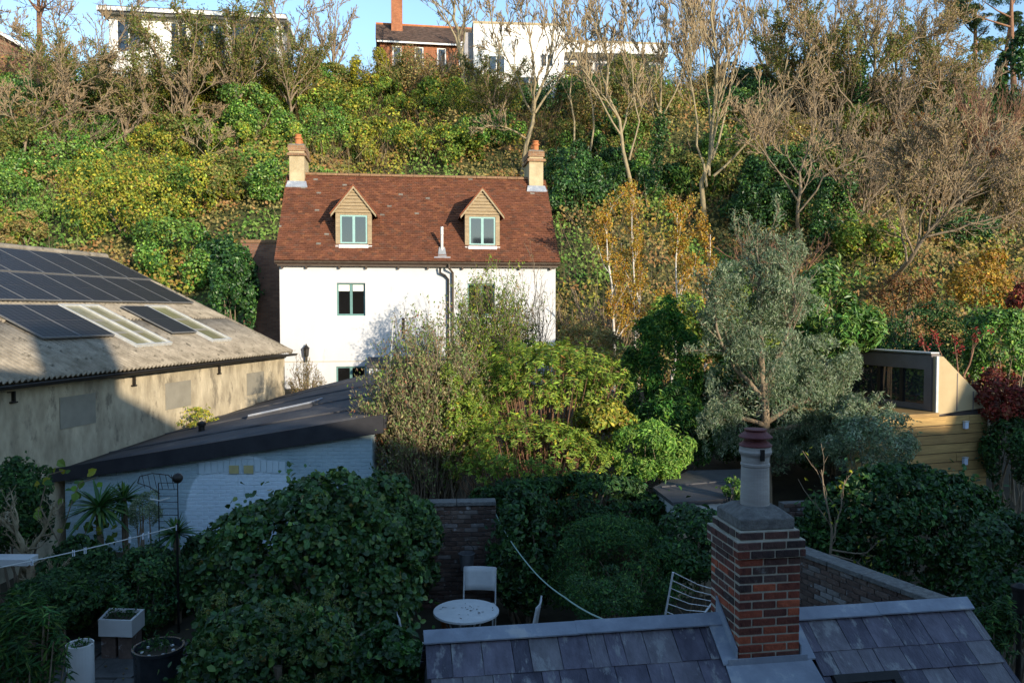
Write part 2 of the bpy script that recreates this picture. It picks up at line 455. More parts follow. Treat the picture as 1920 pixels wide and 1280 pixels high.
PAL = dict(
    tansilver=[((.32, .27, .14), 4), ((.24, .28, .11), 4), ((.22, .15, .08), 2), ((.16, .25, .06), 4), ((.30, .11, .06), .6)],
    ivyshade=[((.032, .080, .022), 5), ((.055, .12, .028), 4), ((.12, .19, .04), 2), ((.22, .16, .04), .12)],
    browse=[((.14, .17, .035), 4), ((.22, .21, .05), 3), ((.09, .13, .028), 3), ((.22, .15, .05), 2)],
    sunbush=[((.13, .21, .028), 4), ((.22, .31, .04), 4), ((.30, .38, .06), 2.5), ((.48, .40, .04), .4), ((.34, .17, .06), .4)],
    lime=[((.11, .23, .03), 4), ((.17, .31, .045), 4), ((.27, .38, .07), 2), ((.07, .16, .025), 2)],
    bamboo=[((.03, .10, .018), 4), ((.06, .16, .025), 3), ((.13, .22, .03), 1)],
    ivy=[((.020, .060, .016), 5), ((.035, .095, .022), 4), ((.075, .16, .03), 2)],
    ivy_lit=[((.045, .11, .018), 3), ((.10, .21, .03), 4), ((.18, .28, .05), 2)],
    darkgreen=[((.018, .055, .014), 4), ((.036, .095, .02), 3), ((.075, .145, .032), 1.4)],
    yellowgreen=[((.24, .26, .03), 4), ((.38, .34, .04), 3), ((.13, .18, .028), 3), ((.32, .20, .045), 1)],
    yellow=[((.40, .34, .025), 4), ((.30, .28, .03), 3), ((.16, .19, .025), 2)],
    olivebrown=[((.24, .18, .06), 4), ((.32, .24, .08), 3), ((.16, .17, .045), 3), ((.32, .17, .06), 1)],
    russet=[((.24, .10, .03), 3), ((.17, .08, .03), 3), ((.15, .12, .04), 2)],
    midgreen=[((.10, .17, .025), 4), ((.17, .26, .035), 4), ((.28, .32, .05), 2), ((.42, .36, .03), .6), ((.30, .15, .05), .3)],
    fresh=[((.05, .125, .022), 4), ((.085, .17, .03), 4), ((.17, .25, .05), 2)],
    silver=[((.20, .25, .15), 4), ((.30, .34, .22), 3), ((.11, .16, .09), 4)],
    golden=[((.44, .25, .03), 4), ((.34, .20, .03), 3), ((.30, .27, .04), 2), ((.30, .12, .03), 1)],
    red=[((.22, .03, .02), 4), ((.14, .03, .02), 3), ((.18, .07, .03), 2)],
    pine=[((.03, .065, .03), 4), ((.05, .09, .035), 3), ((.10, .13, .03), 1)],
    nandina=[((.03, .085, .025), 4), ((.05, .13, .03), 3), ((.10, .17, .035), 2)],
    umbel=[((.16, .18, .05), 3), ((.10, .14, .04), 2)],
)

def stems(mb, base, c, r, k=6, rad=.03):
    for i in range(k):
        e = np.array(c) + sphere_dirs(1)[0] * np.array(r) * .55
        b = np.array(base) + np.array([rng.normal() * .12, rng.normal() * .12, -.15])
        m = (b + e) / 2 + rng.normal(size=3) * .12
        mb.tube([b, m, e], [rad, rad * .7, rad * .3], 5)
    return mb

def bush(name, label, cat, c, r, n, size, pal, aspect=.5, shape='diamond', gloss=False, clumps=40, csize=.3, group=None, base=None, stem='bark', hollow=.75, up=.25, k=6, extra=None, jit=.22, fold=.18, nr=.5, irr=.22, mixpal=None):
    """a shrub: foliage of single leaves on clumps, stems down to the ground"""
    c = np.array(c, float); r = np.array(r, float)
    if base is None: base = (c[0], c[1], float(H(c[0], c[1])))
    base = np.array(base, float)
    t = thing(name, label, cat, base, 0, group)
    P, Nn, idx, nc = crown_points(n, c - base, r, clumps, csize, up, hollow, nr, irr)
    ns = max(10, clumps // 2); per = 9        # stray shoots break the outline
    d = sphere_dirs(ns * 3); d = d[d[:, 2] > -.2][:ns]; ns = len(d)
    ln = rng.uniform(.10, .34, ns) * min(r.mean(), 1.6); g = unit(d + rng.normal(size=(ns, 3)) * .35 + np.array([0, 0, .45]))
    u = np.tile(np.linspace(0, 1, per), ns)[:, None]; si = np.repeat(np.arange(ns), per)
    SP = (c - base) + d[si] * r * (.68 + .22 * u) + g[si] * ln[si][:, None] * u + rng.normal(size=(ns * per, 3)) * size * .45
    P = np.concatenate([P, SP]); Nn = np.concatenate([Nn, rng.normal(size=SP.shape) * .7 + g[si] * .3 + np.array([.2, -.3, .3])]); idx = np.concatenate([idx, si % nc]); n = len(P)
    V, F, m = leaf_mesh(P, Nn, size, aspect, shape, fold)
    cl = np.exp(rng.normal(size=nc) * .16)
    T = pick(PAL[pal], n, jit)
    if mixpal:
        sel = (rng.uniform(size=nc) < .12)[idx] | (rng.uniform(size=n) < .02); T[sel] = pick(PAL[mixpal], sel.sum(), jit)
    T = np.repeat(T * cl[idx][:, None], m, 0)
    link("foliage", npmesh("foliage", V, F, T), M['leaf_gloss' if gloss else 'leaf'], t)
    stems(MB(), (0, 0, 0), c - base, r, k, .02 + .012 * r.mean()).build("stem", M[stem], t)
    return t

def pbush(name, label, cat, x0, x1, yt, yb, Y, n, size, pal, depth=None, **k):
    """the same, sized from where it stands in the photograph at distance Y"""
    a = at((x0 + x1) / 2, (yt + yb) / 2, Y)
    rx = (x1 - x0) / 2 / FPX * Y; rz = (yb - yt) / 2 / FPX * Y
    return bush(name, label, cat, a, (rx, depth or (rx * .8 + .1), rz), n, size, pal, **k)

def cross3(a, b):
    return np.stack([a[..., 1] * b[..., 2] - a[..., 2] * b[..., 1], a[..., 2] * b[..., 0] - a[..., 0] * b[..., 2], a[..., 0] * b[..., 1] - a[..., 1] * b[..., 0]], -1)
def unit(a):
    return a / (np.sqrt((a * a).sum(-1, keepdims=True)) + 1e-9)

def grow(stem_list, lev, seed, ratio=.55, ang=(25, 55), up=.35, wander=.16, start=.35, droop=0):
    """levels of branches, each level as (paths (B,m,3), radii (B,m)); stem_list: [(points, r0, r1)]; lev: children per branch on each level"""
    rs = np.random.default_rng(seed)
    K = 10; S = []; Rr = []
    for p, r0, r1 in stem_list:
        p = np.array(p, float); tt = np.linspace(0, len(p) - 1, K)
        q = np.stack([np.interp(tt, range(len(p)), p[:, i]) for i in range(3)], 1)
        sm = q.copy(); sm[1:-1] = (q[:-2] + 2 * q[1:-1] + q[2:]) / 4; q = sm      # round the corners
        q[1:-1] += rs.normal(size=q[1:-1].shape) * np.linalg.norm(p[-1] - p[0]) * .008
        S.append(q); Rr.append(r0 + (r1 - r0) * np.linspace(0, 1, K) ** .8)
    out = [(np.array(S), np.array(Rr))]
    for level, nch in enumerate(lev):
        P, Rd = out[-1]; B, m, _ = P.shape
        Lp = np.sqrt((np.diff(P, axis=1) ** 2).sum(-1)).sum(1)
        par = np.repeat(np.arange(B), nch); n = len(par)
        if level == 0: f = start + (1 - start) * (np.tile(np.arange(nch), B) + rs.uniform(.1, .9, n)) / nch
        else: f = rs.uniform(.15, 1, n)
        x = f * (m - 1); i = np.minimum(x.astype(int), m - 2); u = (x - i)[:, None]
        p = P[par, i] * (1 - u) + P[par, i + 1] * u
        r0 = (Rd[par, i] * (1 - u[:, 0]) + Rd[par, i + 1] * u[:, 0]) * rs.uniform(.42, .68, n)
        T = unit(P[par, i + 1] - P[par, i])
        a = unit(cross3(T, rs.normal(size=(n, 3))))
        th = np.radians(rs.uniform(ang[0], ang[1], n))[:, None]
        d = unit(T * np.cos(th) + a * np.sin(th) + np.array([0, 0, up * .4]))
        L = Lp[par] * ratio * rs.uniform(.55, 1.15, n) * (1.15 - .5 * f)
        k = (5, 4, 2, 2, 2)[level]
        pts = [p]
        for j in range(k):
            d = unit(d + rs.normal(size=(n, 3)) * wander + np.array([0, 0, up * .5 / k - droop * (j / k)]))
            pts.append(pts[-1] + d * (L / k)[:, None])
        r0 = np.maximum(r0, .006)
        out.append((np.stack(pts, 1), r0[:, None] * np.linspace(1, .3, k + 1)[None]))
    return out

def tube_batch(P, r, n):
    """many tapered tubes at once: P (B,m,3), r (B,m)"""
    B, m, _ = P.shape
    T = np.empty_like(P); T[:, 1:-1] = P[:, 2:] - P[:, :-2]; T[:, 0] = P[:, 1] - P[:, 0]; T[:, -1] = P[:, -1] - P[:, -2]; T = unit(T)
    ref = np.where((np.abs(T[:, :, 2].mean(1)) < .8)[:, None, None], np.array([0, 0, 1.0]), np.array([1.0, .2, 0]))
    A = unit(cross3(T, np.broadcast_to(ref, T.shape))); Bv = cross3(T, A)
    a = np.arange(n) * 2 * math.pi / n
    V = P[:, :, None] + r[:, :, None, None] * (A[:, :, None] * np.cos(a)[:, None] + Bv[:, :, None] * np.sin(a)[:, None])
    b = (np.arange(B) * m * n)[:, None, None]; i = (np.arange(m - 1) * n)[None, :, None]; k = np.arange(n)[None, None]; k2 = (k + 1) % n
    F = np.stack(np.broadcast_arrays(b + i + k, b + i + k2, b + i + n + k2, b + i + n + k), -1).reshape(-1, 4)
    return V.reshape(-1, 3), F

def spike_batch(P, r):
    """thin twigs: three-sided, bent once, tapering to a point"""
    B, m, _ = P.shape
    T = unit(P[:, -1] - P[:, 0]); a = unit(cross3(T, np.array([.3, 1, .2]) + 0 * T)); b = cross3(T, a); r = r[:, :1]
    V = np.stack([P[:, 0] + a * r, P[:, 0] + (-.5 * a + .87 * b) * r, P[:, 0] + (-.5 * a - .87 * b) * r, P[:, -1]], 1)
    F = (np.arange(B)[:, None, None] * 4 + np.array([[0, 1, 3], [1, 2, 3], [2, 0, 3]])[None]).reshape(-1, 3)
    return V.reshape(-1, 3), F

def wood(name, levels, material, parent, which, org, sides=(8, 4, 3, 3, 3, 3), minr=0.0, spike=True):
    Vs = []; Fs = []; b = 0
    for l in which:
        if l >= len(levels): continue
        P, r = levels[l]; P = P - org; r = np.maximum(r, minr)
        if spike and l == len(levels) - 1 and l > 0: V, F = spike_batch(P, r)
        else: V, F = tube_batch(P, r, sides[min(l, 5)])
        Vs.append(V); Fs.append(F + b); b += len(V)
    if not Vs: return None
    return link(name, npmesh(name, np.concatenate(Vs), Fs, smooth=True), material, parent)

def tips(levels, frm):
    return np.concatenate([P[:, 1:].reshape(-1, 3) for P, r in levels[frm:]])

def tree(name, label, cat, stem_list, lev, seed, material='bark_pale', twig=None, minr=.008, leaves=None, ivy=None, group=None, **k):
    """trunk and limbs, twigs, and whatever leaves still hang on"""
    base = np.array(stem_list[0][0][0], float)
    t = thing(name, label, cat, base, 0, group)
    br = grow(stem_list, lev, seed, **k)
    wood("trunk", br, M[material], t, (0,), base)
    wood("limbs", br, M[material], t, (1, 2), base, minr=minr)
    wood("twigs", br, M[twig or ('twig_gold' if material in ('bark', 'bark_pale') else material)], t, (3, 4, 5), base, minr=minr)
    if leaves:
        n, size, pal, aspect = leaves
        ends = tips(br, max(1, len(lev) - 1)) - base
        P = ends[rng.integers(0, len(ends), n)] + rng.normal(size=(n, 3)) * size * 1.1
        V, F, m = leaf_mesh(P, rng.normal(size=(n, 3)) + [0, -.2, .5], size, aspect)
        link("foliage", npmesh("foliage", V, F, np.repeat(pick(PAL[pal], n), m, 0)), M['leaf'], t)
    if ivy:
        n, size, frac = ivy
        tr = br[0][0][0]; m0 = int(len(tr) * frac) + 1
        pts = np.concatenate([np.linspace(tr[i], tr[i + 1], 14) for i in range(min(m0, len(tr) - 1))]) - base
        P = pts[rng.integers(0, len(pts), n)] + sphere_dirs(n) * rng.uniform(.1, .55, (n, 1))
        V, F, m = leaf_mesh(P, rng.normal(size=(n, 3)) + [0, -.6, .4], size, .8)
        link("ivy", npmesh("ivy", V, F, np.repeat(pick(PAL['ivy'], n), m, 0)), M['leaf_gloss'], t)
    return t

def spikes(P, D, L, r):
    """thin tapered twigs (3-sided) from P along D"""
    n = len(P); D = D / np.linalg.norm(D, axis=1)[:, None]
    a = np.cross(D, rng.normal(size=(n, 3))); a /= np.linalg.norm(a, axis=1)[:, None]; b = np.cross(D, a)
    V = np.stack([P + a * r[:, None], P + (-.5 * a + .87 * b) * r[:, None], P + (-.5 * a - .87 * b) * r[:, None], P + D * L[:, None]], 1)
    F = (np.arange(n)[:, None, None] * 4 + np.array([[0, 1, 3], [1, 2, 3], [2, 0, 3]])[None]).reshape(-1, 3)
    return V.reshape(-1, 3), F

def copy_thing(root, label, loc, rz=0.0, scale=1.0, group=None):
    r = root.copy(); COL.objects.link(r); r.location = tuple(float(c) for c in loc); r.rotation_euler = (0, 0, rz); r.scale = (scale,) * 3
    r["label"] = label
    if group: r["group"] = group
    for ch in list(root.children):
        c = ch.copy(); COL.objects.link(c); c.parent = r
    return r

# ================================================================== SETTING
def build_ground():
    xs = np.concatenate([[-2500, -900, -400, -200, -120], np.arange(-80, 81, 1.25), [120, 200, 400, 900, 2500]])
    ys = np.concatenate([[-800, -200, -60], np.arange(-30, 100, 1.25), [130, 200, 400, 900, 3000]])
    X, Y = np.meshgrid(xs, ys)
    V = np.stack([X.ravel(), Y.ravel(), H(X.ravel(), Y.ravel())], 1)
    nx = len(xs)
    i = (np.arange(len(ys) - 1)[:, None] * nx + np.arange(nx - 1)[None]).ravel()
    F = np.stack([i, i + 1, i + nx + 1, i + nx], 1)
    yc = V[F].mean(1)[:, 1]; steep = (yc > 33.5) & (yc < 100)
    o = link("ground", npmesh("ground", V, F[~steep], smooth=True), M['soil']); o["kind"] = "structure"
    o = link("hillside", npmesh("hillside", V, F[steep], smooth=True), M['scrub_ground']); o["kind"] = "structure"
build_ground()

def wall_holes(mb, W, Hh, y0, y1, holes, z0=0, x0=0):
    """a wall slab in the XZ plane with rectangular openings (x0,x1,z0,z1)"""
    xs = sorted({x0, W, *[h[0] for h in holes], *[h[1] for h in holes]})
    zs = sorted({z0, Hh, *[h[2] for h in holes], *[h[3] for h in holes]})
    for a, b in zip(xs[:-1], xs[1:]):
        run = None
        for c, d in zip(zs[:-1], zs[1:]):
            mid = ((a + b) / 2, (c + d) / 2)
            if any(h[0] < mid[0] < h[1] and h[2] < mid[1] < h[3] for h in holes):
                if run: mb.box(a, b, y0, y1, *run); run = None
            else:
                run = (run[0], d) if run else (c, d)
        if run: mb.box(a, b, y0, y1, *run)
    return mb

def casement(parent, name, x0, x1, z0, z1, y, mat_frame, mat_glass, lights=2, bar=.055, depth=.06, blind=0, sill=None, sillmat='white_paint'):
    f = MB(); w = x1 - x0
    f.box(x0, x1, y, y + depth, z0, z0 + bar * 1.3); f.box(x0, x1, y, y + depth, z1 - bar, z1)
    for k in range(lights + 1):
        c = x0 + w * k / lights
        a, b = (c, c + bar) if k == 0 else (c - bar, c) if k == lights else (c - bar * .8, c + bar * .8)
        f.box(a, b, y + .001, y + depth - .001, z0 + bar * 1.3, z1 - bar)
    win = f.build(name, M[mat_frame], parent)
    for k in range(lights):
        a = x0 + w * k / lights; b = x0 + w * (k + 1) / lights
        MB().box(a + .01, b - .01, y + depth * .5, y + depth * .5 + .012, z0 + .01, z1 - .01).build("pane", M[mat_glass], win)
        if blind:
            MB().box(a + bar, b - bar, y + depth * .5 - .006, y + depth * .5 - .002, z1 - bar - blind, z1 - bar).build("blind", M['blind'], win)
    if sill:
        MB().box(x0 - sill, x1 + sill, y - .12, y + .02, z0 - .06, z0 - .001).build("sill", M[sillmat], win)
    return win

def tile_field(x0, x1, yA, zA, yB, zB, tw, gauge, cols, thick=.022, jitter=.006, seed=3, flip=1):
    """real overlapping tiles between an eave line (yA,zA) and a top line (yB,zB); one joined mesh"""
    rs = np.random.default_rng(seed)
    L = math.hypot(yB - yA, zB - zA); dy, dz = (yB - yA) / L, (zB - zA) / L
    ny, nz = -dz, dy
    if nz < 0: ny, nz = -ny, -nz
    nc = int(L / gauge); nt = int((x1 - x0) / tw)
    I, J = np.meshgrid(np.arange(nc), np.arange(-1, nt + 1), indexing='ij'); I = I.ravel(); J = J.ravel()
    xa = x0 + (J + (I % 2) * .5) * tw + .003; xb = xa + tw - .006
    xa = np.clip(xa, x0, x1); xb = np.clip(xb, x0, x1); keep = xb - xa > .01
    I, xa, xb = I[keep], xa[keep], xb[keep]; n = len(I)
    s0 = I * gauge + rs.normal(size=n) * .003; s1 = s0 + gauge * 1.25
    h0 = thick * 1.6 + np.abs(rs.normal(size=n)) * jitter; h1 = h0 * .15
    def pt(x, s, h): return np.stack([x, yA + dy * s + ny * h, zA + dz * s + nz * h], 1)
    V = np.stack([pt(xa, s0, h0), pt(xb, s0, h0), pt(xb, s1, h1), pt(xa, s1, h1), pt(xa, s0, h0 - thick), pt(xb, s0, h0 - thick)], 1).reshape(-1, 3)
    b = np.arange(n)[:, None] * 6
    F = np.concatenate([b + np.array([[0, 1, 2, 3]]), b + np.array([[4, 5, 1, 0]]), b + np.array([[0, 3, 4, 4]]), b + np.array([[1, 5, 2, 2]])])
    F4 = np.concatenate([b + np.array([[0, 1, 2, 3]]), b + np.array([[4, 5, 1, 0]])]); F3 = np.concatenate([b + np.array([[0, 3, 4]]), b + np.array([[1, 5, 2]])])
    c = np.array([q[0] for q in cols]); w = np.array([q[1] for q in cols], float); w /= w.sum()
    T = c[rs.choice(len(c), n, p=w)]; mean = (c * w[:, None]).sum(0); pale = T[:, 2] > .15
    T = np.where(pale[:, None], T, T * .55 + mean * .45) * np.exp(rs.normal(size=(n, 1)) * .11)
    # a scatter of lichen-pale tiles in short runs
    return npmesh("roof_tiles", V, [F4, F3], np.repeat(T, 6, 0))

CLAY = [((.205, .074, .036), 6), ((.18, .066, .035), 5), ((.15, .060, .036), 3), ((.25, .100, .044), 2), ((.12, .068, .046), 1.4), ((.26, .23, .19), .18)]

# ------------------------------------------------------------------ white cottage
def cottage():
    Hs = thing("cottage", "white rendered cottage with red tiled roof, two dormers and a chimney at each end", "house", (-7.88, 27.9, 2.3), math.atan(.13))
    W = 9.5; EZ = 4.45; YR = 2.95; ZR = 7.80; YE = -.22; ZE = 4.40
    sl = (ZR - ZE) / (YR - YE)
    holes = [(1.90, 2.86, 2.53, 3.66), (6.38, 7.34, 2.53, 3.66), (1.86, 2.86, -.05, .80), (3.35, 4.35, -.4, .62)]
    wall_holes(MB(), W, EZ, 0, .3, holes, -.8).build("wall", M['render_white'], Hs)
    g = [(0, .3, -.8), (0, 2 * YR, -.8), (0, 2 * YR, EZ - .02), (0, YR, ZR - .16), (0, .3, EZ + .18)]
    for x in (0.002, W - .302):
        MB().prism([(x, p[1], p[2]) for p in g], (.3, 0, 0)).build("gable_wall", M['render_white'], Hs)
    MB().box(.31, W - .31, 2 * YR - .3, 2 * YR - .003, -.8, EZ - .05).build("wall", M['render_white'], Hs)
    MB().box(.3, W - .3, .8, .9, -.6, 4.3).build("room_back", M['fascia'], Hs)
    casement(Hs, "window", 1.90, 2.86, 2.53, 3.66, .10, 'window_green', 'glass_dark', blind=.22, sill=.10)
    casement(Hs, "window", 6.38, 7.34, 2.53, 3.66, .10, 'window_green', 'glass_dark', blind=0, sill=.10)
    casement(Hs, "window", 1.86, 2.86, -.05, .80, .06, 'window_green', 'glass_dark')
    casement(Hs, "window", 3.35, 4.35, -.35, .62, .10, 'window_green', 'glass_dark')
    # roof
    rf = MB()
    rf.prism([(-.10, YE, ZE - .03), (-.10, YR, ZR - .03), (-.10, 2 * YR - YE, ZE - .03), (-.10, 2 * YR - YE, ZE - .12), (-.10, YR, ZR - .14), (-.10, YE, ZE - .12)], (W + .2, 0, 0))
    roof = rf.build("roof", M['dark_tile'], Hs)
    t1 = link("roof_tiles", tile_field(-.13, W + .13, YE - .04, ZE, YR, ZR, .165, .098, CLAY, seed=4), M['tile'], roof); t1["kind"] = "stuff"
    t2 = link("roof_tiles", tile_field(-.13, W + .13, 2 * YR - YE + .04, ZE, YR, ZR, .165, .12, CLAY, seed=5), M['tile'], roof); t2["kind"] = "stuff"
    for k in range(21):
        x = .55 + k * .40
        mb = MB(); n = 7
        pr = [(YR + .13 * math.cos(a), ZR - .035 + .11 * math.sin(a)) for a in np.linspace(0, math.pi, n)]
        mb.prism([(x, y, z) for y, z in pr], (.385, 0, 0)); mb.build("ridge_tile", M['ridge_tile'], roof)
    # gutter, brackets, pipes
    gt = MB(); pr = [(-.27 + .07 * math.cos(a), 4.38 + .07 * math.sin(a)) for a in np.linspace(math.pi, 2 * math.pi, 7)]
    gt.prism([(-.12, y, z) for y, z in pr], (W + .24, 0, 0)); gu = gt.build("gutter", M['brown_pipe'], Hs)
    MB().box(-.05, W + .05, -.18, -.005, 4.22, 4.36).build("fascia_board", M['brown_pipe'], Hs)
    for x in (.1, .9, 2.0, 2.9, 4.0, 5.0, 6.2, 7.1, 8.2, 9.3):
        MB().box(x - .03, x + .03, -.14, -.004, 4.14, 4.215).build("rafter_end", M['brown_pipe'], Hs)
    MB().tube([(5.72, -.27, 4.33), (5.72, -.27, 4.18), (5.86, -.1, 4.02), (5.86, -.08, 3.0), (5.86, -.08, -.5)], .042, 8).build("downpipe", M['brown_pipe'], Hs)
    MB().tube([(5.42, -.2, 4.2), (5.42, -.14, 4.02), (5.60, -.09, 3.92), (5.70, -.08, 3.80), (5.70, -.08, -.5)], .04, 8).build("downpipe", M['black_metal'], Hs)
    fl = MB().lathe([(.055, 0), (.055, .58), (.062, .60), (.062, .86), (.05, .87)], 12, (5.50, .12, ZE + .36)).build("flue_pipe", M['zinc'], Hs)
    MB().box(5.22, 5.78, -.16, -.13, ZE + .10, ZE + .17).build("flashing", M['lead'], fl)
    MB().prism([(5.34, -.14, ZE + .1), (5.66, -.14, ZE + .1), (5.60, .16, ZE + .50), (5.40, .16, ZE + .50)], (0, -.02, .03)).build("flashing", M['zinc'], fl)
    # wall lantern
    ln = MB().lathe([(.03, -.20), (.08, -.14), (.10, .10), (.12, .12), (.03, .22), (.015, .27)], 8, (.88, -.16, 1.32)).build("wall_lantern", M['black_metal'], Hs)
    MB().box(.85, .91, -.16, -.003, .98, 1.14).build("bracket", M['black_metal'], ln)
    # lean-to canopy over the door, band course
    pc = MB().prism([(2.95, -.003, 1.12), (2.95, -.003, 1.02), (2.95, -1.1, .80), (2.95, -1.1, .90)], (2.6, 0, 0)).build("door_canopy", M['felt'], Hs)
    MB().box(3.02, 5.5, -1.05, -.95, .56, .78).build("beam", M['white_paint'], pc)
    for x in (3.05, 5.35): MB().box(x, x + .1, -1.04, -.94, -.6, .555).build("post", M['oak'], pc)
    MB().box(.05, 2.9, -.012, -.002, .965, .985).build("render_band", M['stone_render'], Hs)
    # chimneys
    for sx, x0 in ((0, .02), (1, W - .56)):
        w = .54; y0 = YR - .42; y1 = y0 + 1.35
        ch = MB().box(x0, x0 + w, y0, y1, ZR - .75, ZR + .78).build("chimney", M['stone_render'], Hs)
        MB().box(x0 - .04, x0 + w + .04, y0 - .04, y1 + .04, ZR + .782, ZR + .99).build("brick_cap", M['brick_stack'], ch)
        MB().box(x0 - .075, x0 + w + .075, y0 - .075, y1 + .075, ZR + .60, ZR + .70).build("brick_band", M['brick_stack'], ch)
        MB().prism([(x0 - .0, y0 - .0, ZR + .992), (x0 + w, y0, ZR + .992), (x0 + w, y1, ZR + .992), (x0, y1, ZR + .992)], (0, 0, .05)).build("flaunching", M['cap_mortar'], ch)
        for j, (py, s) in enumerate(((y0 + .32, 1.0), (y0 + .85, .85))):
            MB().lathe([(.125 * s, 0), (.115 * s, .22 * s), (.15 * s, .24 * s), (.15 * s, .29 * s), (.11 * s, .31 * s), (.11 * s, .36 * s), (.13 * s, .37 * s), (.12 * s, .41 * s), (.08 * s, .41 * s)], 14, (x0 + w / 2 + .02, py, ZR + 1.03)).build("chimney_pot", M['terracotta'], ch, smooth=False)
        zf = ZE + (y0 - YE) * sl
        MB().prism([(x0 - .12, y0 - .16, zf - .13), (x0 + w + .12, y0 - .16, zf - .13), (x0 + w + .06, y0 - .003, zf + .10), (x0 - .06, y0 - .003, zf + .10)], (0, -.02, .03)).build("flashing", M['lead'], ch)
    # dormers
    for uc in (2.47, 6.93):
        y0 = .30; zb = ZE + (y0 - YE) * sl; zt = 6.06; za = 7.0
        hw = .615
        d = MB()
        for s in (-1, 1):       # cheeks
            x = uc + s * (hw - .03)
            yb = (zt - ZE) / sl + YE
            d.prism([(x - .02, y0 + .06, zb - .1), (x - .02, yb, zt), (x - .02, y0 + .06, zt)], (.04, 0, 0))
        dm = d.build("dormer", M['dark_tile'], Hs)
        for s in (-1, 1):
            x = uc + s * (hw - .075)
            MB().box(x - .075, x + .075, y0 - .02, y0 + .058, zb - .02, zt - .05).build("post", M['oak'], dm)
        MB().box(uc - hw + .004, uc + hw - .004, y0 - .015, y0 + .055, zt - .048, zt + .03).build("lintel", M['oak'], dm)
        # gable boards, overlapping
        nb = 7; zz = np.linspace(zt + .032, za - .10, nb + 1)
        for k in range(nb):
            def hwid(z): return max(.02, (za - .03 - z) / (za - zt) * .70)
            a, b = hwid(zz[k]), hwid(zz[k + 1])
            MB().add([(uc - a, y0 - .065, zz[k]), (uc + a, y0 - .065, zz[k]), (uc + b, y0 - .012, zz[k + 1] + .01), (uc - b, y0 - .012, zz[k + 1] + .01),
                      (uc - a, y0 + .01, zz[k]), (uc + a, y0 + .01, zz[k]), (uc + b, y0 + .02, zz[k + 1] + .01), (uc - b, y0 + .02, zz[k + 1] + .01)],
                     [(0, 1, 2, 3), (4, 7, 6, 5), (0, 4, 5, 1), (3, 2, 6, 7), (0, 3, 7, 4), (1, 5, 6, 2)]).build("gable_board", M['oak_board'], dm)
        for s in (-1, 1):       # barge boards and small roof slopes
            MB().prism([(uc, y0 - .12, za), (uc + s * .77, y0 - .12, zt - .04), (uc + s * .77, y0 - .12, zt - .13), (uc, y0 - .12, za - .09)], (0, .05, 0)).build("barge_board", M['oak'], dm)
            back = (za - ZE) / sl + YE; be = (zt - .05 - ZE) / sl + YE
            q = [(uc, y0 - .13, za + .005), (uc + s * .80, y0 - .13, zt - .05), (uc + s * .80, be, zt - .05), (uc, back, za + .005)]
            MB().prism(q if s > 0 else q[::-1], (0, 0, .05)).build("dormer_roof", M['tile_plain'], dm)
        casement_sub(dm, uc, zb, zt, y0)
    return Hs

def casement_sub(dm, uc, zb, zt, y0):
    x0, x1, z0, z1, b = uc - .46, uc + .46, zb + .02, zt - .052, .055
    f = MB(); y = y0 + .0; d = .05
    f.box(x0, x1, y, y + d, z0, z0 + .10); f.box(x0, x1, y, y + d, z1 - b, z1)
    for a, c in ((x0, x0 + b), (x1 - b, x1), (uc - .045, uc + .045)): f.box(a, c, y + .001, y + d - .001, z0 + .10, z1 - b)
    f.build("window_frame", M['window_teal'], dm)
    for a, c in ((x0 + b, uc - .045), (uc + .045, x1 - b)):
        MB().box(a - .008, c + .008, y + .02, y + .032, z0 + .09, z1 - b + .008).build("pane", M['glass'], dm)
    MB().box(x0 - .04, x1 + .04, y0 - .16, y0 + .03, zb - .09, zb + .018).build("sill", M['white_paint'], dm)
    for s in (-1, 1):
        MB().box(uc + s * .53 - .09, uc + s * .53 + .09, y0 - .10, y0 + .0, zb - .06, zb + .0).build("flashing", M['white_paint'], dm)
M['window_teal'] = surf('window_teal', (.22, .38, .36), (.28, .45, .42), 8, .5, .05)
M['tile_plain'] = surf('dormer_tile', (.16, .05, .025), (.28, .09, .04), 12, .9, .5, 40)
cottage()

# ------------------------------------------------------------------ retaining wall and hillside buildings
def old_wall():
    w = thing("retaining_wall", "old brown brick retaining wall in shade left of the white cottage", "wall", (-9.95, 30.4, 2.0), 0)
    MB().box(0, 2.15, 0, .4, -.8, 5.5).build("wall", M['brick_old'], w)
    MB().box(-.04, 2.19, -.05, .45, 5.503, 5.62).build("coping", M['ridge_tile'], w)
old_wall()

def sash(parent, x, z, w, h, y, glassmat='glass'):
    casement(parent, "window", x, x + w, z, z + h, y, 'white_paint', glassmat, lights=1, bar=.11, depth=.08)
    
